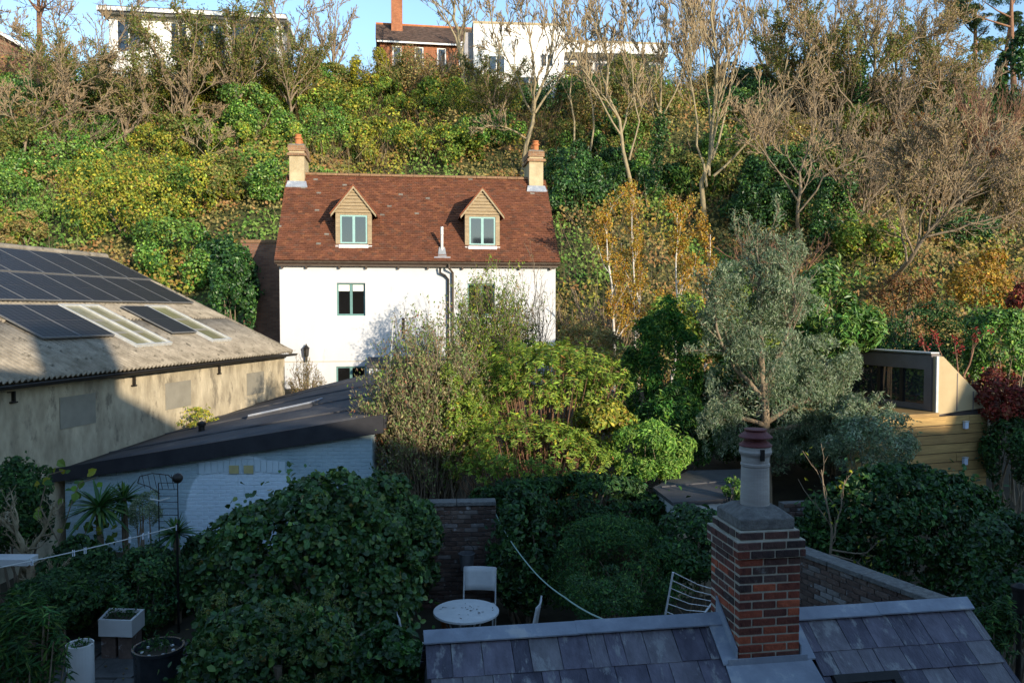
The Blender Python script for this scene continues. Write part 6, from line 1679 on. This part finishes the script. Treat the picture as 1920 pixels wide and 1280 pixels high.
def gnarled():
    Y = 12.4; b = at(45, 1150, Y); b[2] = float(H(b[0], b[1]))
    st = [([b, at(40, 1080, Y), at(55, 1040, Y), at(30, 1000, Y), at(20, 960, Y)], .07, .03), ([at(45, 1060, Y), at(75, 1085, Y - .3), at(110, 1070, Y - .4)], .05, .02), ([at(50, 1040, Y), at(80, 1000, Y), at(100, 950, Y)], .04, .015), ([at(30, 1000, Y), at(-10, 960, Y), at(-40, 940, Y)], .04, .015)]
    tree("gnarled_tree", "pale gnarled bare tree at the left edge above the clothes line", "tree", st, (9, 6, 4), 97, material='bark_pale', ratio=.42, ang=(25, 60), up=.5, minr=.004)
gnarled()
def vine():
    Y = 13.3; a = at(120, 930, Y); b = np.array([a[0], a[1], float(H(a[0], a[1]))])
    t = thing("vine", "climbing vine with a few large yellowing leaves at left", "climber", b)
    m = MB(); pts = [at(x, y, Y) - b for x, y in ((90, 890), (118, 882), (80, 905), (75, 950), (150, 905), (180, 895), (140, 925), (120, 950), (165, 985), (185, 990), (178, 1010), (205, 985), (155, 1000), (210, 1010), (120, 980))]
    m.tube([(0, 0, -.1), (.05, 0, .6), (-.1, 0, 1.2), pts[3], pts[0], pts[1]], .012, 5); m.tube([(-.1, 0, 1.2), pts[6], pts[4], pts[5]], .009, 5); m.tube([(.05, 0, .6), pts[8], pts[9]], .009, 5)
    m.build("stem", M['bark'], t)
    P = np.repeat(np.array(pts), 3, 0) + rng.normal(size=(45, 3)) * .07
    V, F, k = leaf_mesh(P, rng.normal(size=(45, 3)) * .4 + [0, -1, .5], .13, .85, 'oval')
    link("leaves", npmesh("leaves", V, F, np.repeat(pick([((.26, .26, .03), 2), ((.12, .2, .03), 2), ((.05, .11, .02), 1)], 45), k, 0)), M['leaf'], t)
vine()
def fruit_tree():
    Y = 12.6; b = at(1555, 1110, Y); b[2] = float(H(b[0], b[1]))
    st = [([b, at(1556, 1060, Y), at(1560, 1005, Y), at(1545, 930, Y), at(1540, 880, Y)], .03, .008), ([at(1558, 1040, Y), at(1600, 1050, Y), at(1650, 1080, Y)], .02, .006), ([at(1560, 1010, Y), at(1575, 960, Y), at(1585, 900, Y)], .018, .005), ([at(1558, 1030, Y), at(1620, 1040, Y), at(1655, 1010, Y)], .018, .005), ([at(1556, 1070, Y), at(1530, 1080, Y), at(1515, 1040, Y)], .015, .005)]
    tree("fruit_tree", "thin bare fruit tree between the brick chimney and the great dark hedge", "tree", st, (5, 3), 98, material='bark', ratio=.35, ang=(20, 50), up=.7, minr=.005, leaves=(60, .08, 'yellowgreen', .5))
fruit_tree()

# garden floor
pv = MB()
for i in range(9):
    for j in range(9):
        x0 = -7.2 + i * .62 + (j % 2) * .2; y0 = 6.6 + j * .62
        pv.box(x0 + .01, x0 + .60, y0 + .01, y0 + .60, .0, .03 + .006 * ((i * 7 + j * 3) % 4))
pv.build("paving", M['paving'])["kind"] = "structure"

def fallen_leaves():
    n = 420; P = np.stack([rng.uniform(-7, .5, n), rng.uniform(6.8, 12.6, n), np.full(n, .062)], 1)
    V, F, m = leaf_mesh(P, np.tile([0, 0, 1.0], (n, 1)) + rng.normal(size=(n, 3)) * .15, .07, .6, fold=.06)
    o = link("fallen_leaves", npmesh("fallen_leaves", V, F, np.repeat(pick([((.18, .12, .04), 2), ((.10, .06, .03), 2), ((.28, .22, .06), 1)], n), m, 0)), M['leaf']); o["kind"] = "stuff"
    tag(o, "brown fallen leaves lying on the shaded garden paving", "leaves")
fallen_leaves()
# ================================================================== GARDEN FURNITURE
def round_table():
    c = at(874, 1144, 11.4); z = .80
    t = thing("garden_table", "round pale metal garden table in the shaded garden", "table", (c[0], 11.4, 0))
    MB().lathe([(.40, z - .012), (.452, z - .012), (.456, z - .030), (.462, z - .030), (.462, z - .004), (.456, z), (.0, z + .001)], 48).build("table_top", M['white_metal'], t)
    for k in range(4):
        a = k * math.pi / 2 + .5
        MB().tube([(.30 * math.cos(a), .30 * math.sin(a), z - .02), (.16 * math.cos(a), .16 * math.sin(a), .4), (.36 * math.cos(a), .36 * math.sin(a), 0)], .013, 8).build("leg", M['white_metal'], t)
    MB().lathe([(.165, .39), (.178, .39), (.178, .41), (.165, .41)], 20).build("leg_ring", M['white_metal'], t)
    for k in range(3):
        a, r = (.9, 2.6, 4.4)[k], (.2, .3, .25)[k]
    return t
round_table()
def leaf_litter():
    c = at(874, 1144, 11.4)
    P = np.stack([c[0] + rng.normal(size=26) * .17, 11.4 + rng.normal(size=26) * .17, np.full(26, .804)], 1)
    P = P[np.hypot(P[:, 0] - c[0], P[:, 1] - 11.4) < .4]
    V, F, m = leaf_mesh(P, np.tile([0, 0, 1.0], (len(P), 1)) + rng.normal(size=(len(P), 3)) * .05, .05, .3, fold=.02)
    o = link("leaf_litter", npmesh("leaf_litter", V, F, np.repeat(pick([((.03, .03, .02), 1), ((.06, .045, .025), 1)], len(P)), m, 0)), M['leaf']); o["kind"] = "stuff"
    tag(o, "small dead leaves scattered on the round garden table", "leaves")
leaf_litter()
def chair(label, x, y, rz):
    t = thing("garden_chair", label, "chair", (x, y, 0), rz, "pale metal garden chairs round the table")
    # sits facing -y
    W = .22
    bk = []
    for sx in (-1, 1):
        MB().tube([(sx * W, .22, 0), (sx * W, .20, .44), (sx * W, .25, .70), (sx * W, .29, .90)], .011, 8).build("leg", M['white_metal'], t)
        MB().tube([(sx * W, -.20, 0), (sx * W, -.19, .44), (sx * W, .20, .44)], .011, 8).build("leg", M['white_metal'], t)
    V = []; n = 7
    for i in range(n):
        u = i / (n - 1)
        for j in range(5):
            v = j / 4; V.append((W * (2 * u - 1), .225 + .055 * v + .03 * math.sin(u * math.pi), .60 + .31 * v))
    i = (np.arange(n - 1)[:, None] * 5 + np.arange(4)[None]).ravel(); F = np.stack([i, i + 5, i + 6, i + 1], 1)
    o = link("backrest", npmesh("backrest", np.array(V), F, smooth=True), M['white_metal'], t); m = o.modifiers.new("solid", 'SOLIDIFY'); m.thickness = .012
    t.scale = (1.12, 1.12, 1.14)
    MB().box(-W + .012, W - .012, -.20, .19, .435, .452).build("seat", M['white_metal'], t, bevel=.006)
    return t
c = at(896, 1100, 12.35); chair("pale metal garden chair standing behind the round table", c[0], 12.3, R(-4))
c = at(1003, 1160, 11.2); chair("pale metal garden chair right of the round table, half hidden by the ridge", .05, 11.15, R(-100))
c = at(760, 1160, 11.0); chair("pale metal garden chair left of the round table beside the ivy", -1.17, 10.75, R(98))

def airer():
    Y = 9.6; p = at(1296, 1160, Y); b = np.array([p[0], Y, 0.0])
    t = thing("clothes_airer", "white wire clothes airer standing behind the slate roof", "clothes airer", b)
    def g(px, py, y): return at(px, py, y) - b
    f = MB(); lt, lb = g(1262, 1072, 9.5), g(1246, 1160, 9.6); rt, rb = g(1352, 1108, 10.0), g(1312, 1160, 9.8)
    lb2 = lb + (lb - lt) * (lb[2] + b[2]) / max(.01, (lt[2] - lb[2])) ; 
    f.tube([lt, lb, [lb[0] - .08, lb[1], .0]], .012, 8); f.tube([rt, rb, [rb[0] - .1, rb[1], .0]], .012, 8)
    f.build("frame", M['white_metal'], t)
    for k in range(7):
        u = k / 6
        a = lt * (1 - u) + lb * u; e = rt * (1 - u) + (rb + (rt - rb) * -.1) * u
        s = MB(); s.tube([a, (a + e) / 2 + [0, 0, -.03 - (.03 if k == 5 else 0)], e], .0055, 6); s.build("rail", M['white_metal'], t)
    for u in (.2, .5, .8):
        q = rt * (1 - u) + rb * u; MB().tube([q, q + [.10, .05, -.02]], .005, 6).build("rail", M['white_metal'], t)
    MB().tube([rt, g(1345, 1160, 9.9), [g(1345, 1160, 9.9)[0], .3, 0]], .010, 8).build("leg", M['white_metal'], t)
airer()

def line(name, label, pts, mat, r=.006, sag=0.0):
    P = np.array(pts); b = P[0].copy(); t = [P[0]]
    out = []
    for a, c in zip(P[:-1], P[1:]):
        for k in range(8):
            u = k / 8; out.append(a * (1 - u) + c * u - [0, 0, sag * 4 * u * (1 - u)])
    out.append(P[-1])
    o = MB().tube([q - b for q in out], r, 6).build(name, M[mat], None, loc=tuple(b)); tag(o, label, "washing line")
    return out
l0, l1 = at(-60, 1075, 10.4), at(332, 986, 12.6)
pts = line("washing_line", "white washing line with pegs crossing the left garden", [l0, l1], 'rope', .008, .03)
MB_post = thing("line_post", "thin metal post holding the washing line by the wire arch", "post", (l1[0], l1[1], 0))
MB().tube([(0, 0, -.1), (0, 0, l1[2] + .05)], .018, 8).build("pole", M['black_metal'], MB_post); MB().tube([(-.03, 0, l1[2]), (.03, 0, l1[2])], .012, 6).build("hook", M['black_metal'], MB_post)
pegtxt = ["nearest the left edge", "second from the left", "third from the left", "in the middle of the line", "fifth from the left", "sixth from the left", "nearest the wire arch"]
for k, px in enumerate((50, 130, 152, 236, 262, 272, 325)):
    q = min(pts, key=lambda p: abs((p[0] / p[1]) * FPX + 960 - px))
    # interpolate on the straight line for an even hang
    best = min(np.linspace(0, 1, 200), key=lambda u: abs(((l0 * (1 - u) + l1 * u)[0] / (l0 * (1 - u) + l1 * u)[1]) * FPX + 960 - px))
    q = l0 * (1 - best) + l1 * best - [0, 0, .03 * 4 * best * (1 - best)]
    t = thing("clothes_peg", "pale clothes peg on the washing line, " + pegtxt[k], "peg", q, R(20 * k), "pegs on the washing line")
    for s in (-1, 1): MB().prism([(s * .004, -.006, .02), (s * .016, -.006, .03), (s * .018, -.006, -.06), (s * .006, -.006, -.065)], (0, .012, 0)).build("prong", M['peg'], t)
    MB().tube([(-.012, 0, -.012), (.012, 0, -.012)], .007, 6).build("spring", M['bucket'], t)
line("washing_line", "green slack line running from the hedge down to the slate ridge", [at(921, 945, 14.2), at(955, 1010, 12.6), at(1005, 1075, 10.9), at(1060, 1120, 9.3), at(1135, 1162, 7.35)], 'rope_green', .008, .02)

def wire_arch():
    Y = 13.2; b = at(300, 1000, Y); b = np.array([b[0], Y, float(H(b[0], Y))])
    t = thing("wire_arch", "rusty wire plant arch with scrolled top against the pale blue shed", "trellis", b)
    def g(px, py, d=0): return at(px, py, Y + d) - b
    for x in (297, 333):
        for d in (0, .35):
            p = g(x, 905, d); MB().tube([(p[0], p[1], 0), p], .009, 6).build("upright", M['black_metal'], t)
    for k in range(9):
        y = 905 + k * 12
        MB().tube([g(297, y), g(333, y)], .005, 5).build("rung", M['black_metal'], t)
    MB().tube([g(258, 905), g(262, 893), g(285, 887), g(315, 890), g(333, 905)], .008, 6).build("hoop", M['black_metal'], t)
    MB().tube([g(258, 905), g(280, 912), g(300, 925)], .007, 6).build("hoop", M['black_metal'], t)
    for k in range(6): MB().tube([g(266 + k * 11, 889), g(272 + k * 11, 915 + 3 * (k % 2))], .005, 5).build("scroll", M['black_metal'], t)
    MB().tube([g(282, 935), g(300, 938), g(318, 933)], .012, 6).build("white_tie", M['rope'], t)
    c = g(333, 896)
    bl = MB().lathe([(.01, -.085), (.05, -.07), (.08, -.03), (.087, 0), (.08, .03), (.05, .07), (.01, .085)], 16, c).build("ball_finial", M['black_metal'], t, smooth=True)
wire_arch()

def sink():
    Y = 10.6
    def g(px, py, z): r = ray(px, py); tt = (z - 5) / r[2]; return np.array([0, 0, 5]) + r * tt
    z1 = .62; fl, fr, br, bl = g(184, 1161, z1), g(247, 1163, z1), g(271, 1141, z1), g(205, 1139, z1)
    c = (fl + fr + br + bl) / 4; b = np.array([c[0], c[1], 0.03]); t = thing("sink_planter", "white rectangular sink planter on bricks at the left", "planter", b)
    q = [p - b for p in (fl, fr, br, bl)]; cen = sum(q) / 4
    outer = q; inner = [cen + (p - cen) * .86 for p in q]; h = .24
    V = [p for p in outer] + [p for p in inner] + [p - [0, 0, h] for p in outer] + [p - [0, 0, .06] for p in inner]
    F = []
    for k in range(4):
        j = (k + 1) % 4
        F += [(k, j, 4 + j, 4 + k), (8 + k, 8 + j, j, k), (4 + k, 4 + j, 12 + j, 12 + k)]
    F += [(11, 10, 9, 8), (12, 13, 14, 15)]
    MB().add(V, F).build("basin", M['white_glaze'], t)
    low = [cen + (p - cen) * .82 - [0, 0, .045] for p in q]; MB().prism(low, (0, 0, -.012)).build("soil", M['soil'], t)
    for s in (.25, .75):
        p = (q[0] * (1 - s) + q[1] * s) * .75 + (q[3] * (1 - s) + q[2] * s) * .25
        MB().box(p[0] - .10, p[0] + .10, p[1] - .05, p[1] + .25, -.03, p[2] - h - .003).build("brick_pier", M['brick_garden'], t)
    n = 160; P = cen + np.stack([rng.uniform(-.22, .22, n), rng.uniform(-.12, .12, n), rng.uniform(-.03, .08, n)], 1)
    V, F, m = leaf_mesh(P, rng.normal(size=(n, 3)) + [0, 0, .5], .06, .3); link("plants", npmesh("plants", V, F, np.repeat(pick(PAL['darkgreen'], n), m, 0)), M['leaf'], t)
sink()

def pots():
    c = at(150, 1215, 9.0); t = thing("plant_pot", "tall white cylindrical plant pot at the bottom left", "pot", (c[0], c[1], .03)); zt = c[2] + .03
    MB().lathe([(.13, 0), (.142, .02), (.142, zt), (.130, zt), (.128, zt - .07), (.0, zt - .07)], 28).build("pot", M['white_glaze'], t, smooth=False)
    MB().lathe([(.127, zt - .069), (.06, zt - .05), (.0, zt - .045)], 16, cap=False).build("soil", M['soil'], t)
    n = 60; P = np.stack([rng.normal(size=n) * .06, rng.normal(size=n) * .06, zt - .03 + rng.uniform(0, .05, n)], 1)
    V, F, m = leaf_mesh(P, rng.normal(size=(n, 3)) + [0, 0, 1], .05, .4); link("plants", npmesh("plants", V, F, np.repeat(pick(PAL['darkgreen'], n), m, 0)), M['leaf'], t)
    c = at(297, 1212, 9.3); t = thing("plant_pot", "large dark glazed pot in the bottom left garden", "pot", (c[0], c[1], .03)); zt = c[2] - .02
    MB().lathe([(.20, 0), (.25, .15), (.268, zt - .05), (.285, zt - .04), (.285, zt), (.26, zt), (.255, zt - .08), (.0, zt - .08)], 32).build("pot", M['dark_pot'], t)
    MB().lathe([(.252, zt - .079), (.12, zt - .05), (.0, zt - .045)], 18, cap=False).build("soil", M['soil'], t)
    for k in range(7):
        a = k * .9; MB().lathe([(.0, -.012), (.022, 0), (.018, .014), (0, .02)], 7, (.17 * math.cos(a), .17 * math.sin(a), zt - .05), cap=False).build("pebble", M['white_glaze'], t)
    n = 120; P = np.stack([rng.normal(size=n) * .1, rng.normal(size=n) * .1, zt - .03 + rng.uniform(0, .12, n)], 1)
    V, F, m = leaf_mesh(P, rng.normal(size=(n, 3)) + [0, 0, .4], .08, .2); link("plants", npmesh("plants", V, F, np.repeat(pick(PAL['darkgreen'], n), m, 0)), M['leaf'], t)
    c = at(875, 1038, 13.3); t = thing("bucket", "grey bucket hanging on the whitened garden wall", "bucket", (c[0], c[1], c[2]))
    MB().lathe([(.10, -.26), (.128, 0), (.138, .002), (.138, .018), (.12, .018), (.095, -.23), (0, -.23)], 22).build("pail", M['bucket'], t)
    MB().tube([(-.13, 0, .0), (-.10, .05, .10), (0, .1, .15), (.10, .05, .10), (.13, 0, .0)], .006, 6).build("handle", M['black_metal'], t)
    MB().tube([(0, .1, .15), (0, .20, .16)], .008, 6).build("hook", M['black_metal'], t)
    # watering cans / small pots behind the table
    c = at(838, 1108, 12.6); t = thing("terracotta_pot", "small orange clay pot among the leaves left of the chair", "pot", (c[0], c[1], .02))
    MB().lathe([(.07, 0), (.10, .17), (.112, .17), (.112, .21), (.095, .21), (.09, .17), (0, .17)], 18).build("pot", M['terracotta'], t)
    c = at(852, 1100, 12.4); t = thing("watering_can", "grey watering can beside the small clay pot", "watering can", (c[0] + .05, c[1], .02))
    MB().lathe([(.10, 0), (.11, .02), (.10, .24), (.06, .27), (.05, .27)], 18).build("body", M['bucket'], t)
    MB().tube([(.10, 0, .05), (.22, 0, .2), (.30, 0, .32)], [.022, .016, .012], 8).build("spout", M['bucket'], t)
    MB().tube([(-.09, 0, .05), (-.17, 0, .18), (-.08, 0, .33), (.03, 0, .28)], .010, 6).build("handle", M['bucket'], t)
    # white shelf at the left edge
    c = at(25, 1043, 12.0); t = thing("potting_shelf", "white plank shelf behind the gnarled tree at the left edge", "shelf", (c[0], c[1], float(H(c[0], c[1]))))
    z = c[2] - float(H(c[0], c[1])); MB().box(-.35, .29, -.14, .14, z - .10, z).build("board", M['white_metal'], t, bevel=.006)
    for s in (-.3, .22): MB().box(s, s + .06, -.05, .05, -.05, z - .102).build("leg", M['oak'], t)
    # dark lamp post at right
    c = at(1912, 1130, 9.6); t = thing("garden_lamp", "dark cylindrical garden lamp at the bottom right edge", "lamp", (c[0], c[1], 0))
    z = c[2]; MB().tube([(0, 0, -.05), (0, 0, z - .12)], .03, 10).build("post", M['black_metal'], t); hd = MB().lathe([(.075, z - .12), (.085, z - .10), (.085, z + .16), (.10, z + .17), (.10, z + .2), (.03, z + .24)], 18).build("lantern", M['black_metal'], t)
pots()

def aerial():
    Y = 20.0; top = at(737, 600, Y); bot = at(726, 760, Y)
    b = bot.copy(); t = thing("television_aerial", "television aerial on a thin mast in front of the white wall", "aerial", b)
    MB().tube([(0, 0, -.25), top - b], .018, 8).build("mast", M['alu'], t)
    p0 = at(742, 614, Y) - b; p1 = at(832, 627, Y - .35) - b
    bm = MB().tube([p0, p1], .010, 6).build("boom", M['alu'], t)
    for k in range(13):
        u = .10 + .9 * k / 12; p = p0 * (1 - u) + p1 * u; h = .17 - .06 * u
        MB().tube([p + [0, 0, -h], p + [0, 0, h]], .005, 5).build("element", M['alu'], t)
    p = p0 * .84 + p1 * .16
    MB().box(p[0] - .035, p[0] + .035, p[1] - .02, p[1] + .02, p[2] - .26, p[2] + .26).build("dipole", M['black_metal'], t)
    for d in (-.2, -.1, .1, .2): MB().tube([p0 + [-.04, -.12, d], p0 + [-.04, .12, d * 1.3]], .006, 5).build("reflector", M['alu'], t)
    MB().tube([p0 + [-.04, 0, -.26], p0 + [-.04, 0, .26]], .008, 5).build("reflector_bar", M['alu'], t)
aerial()
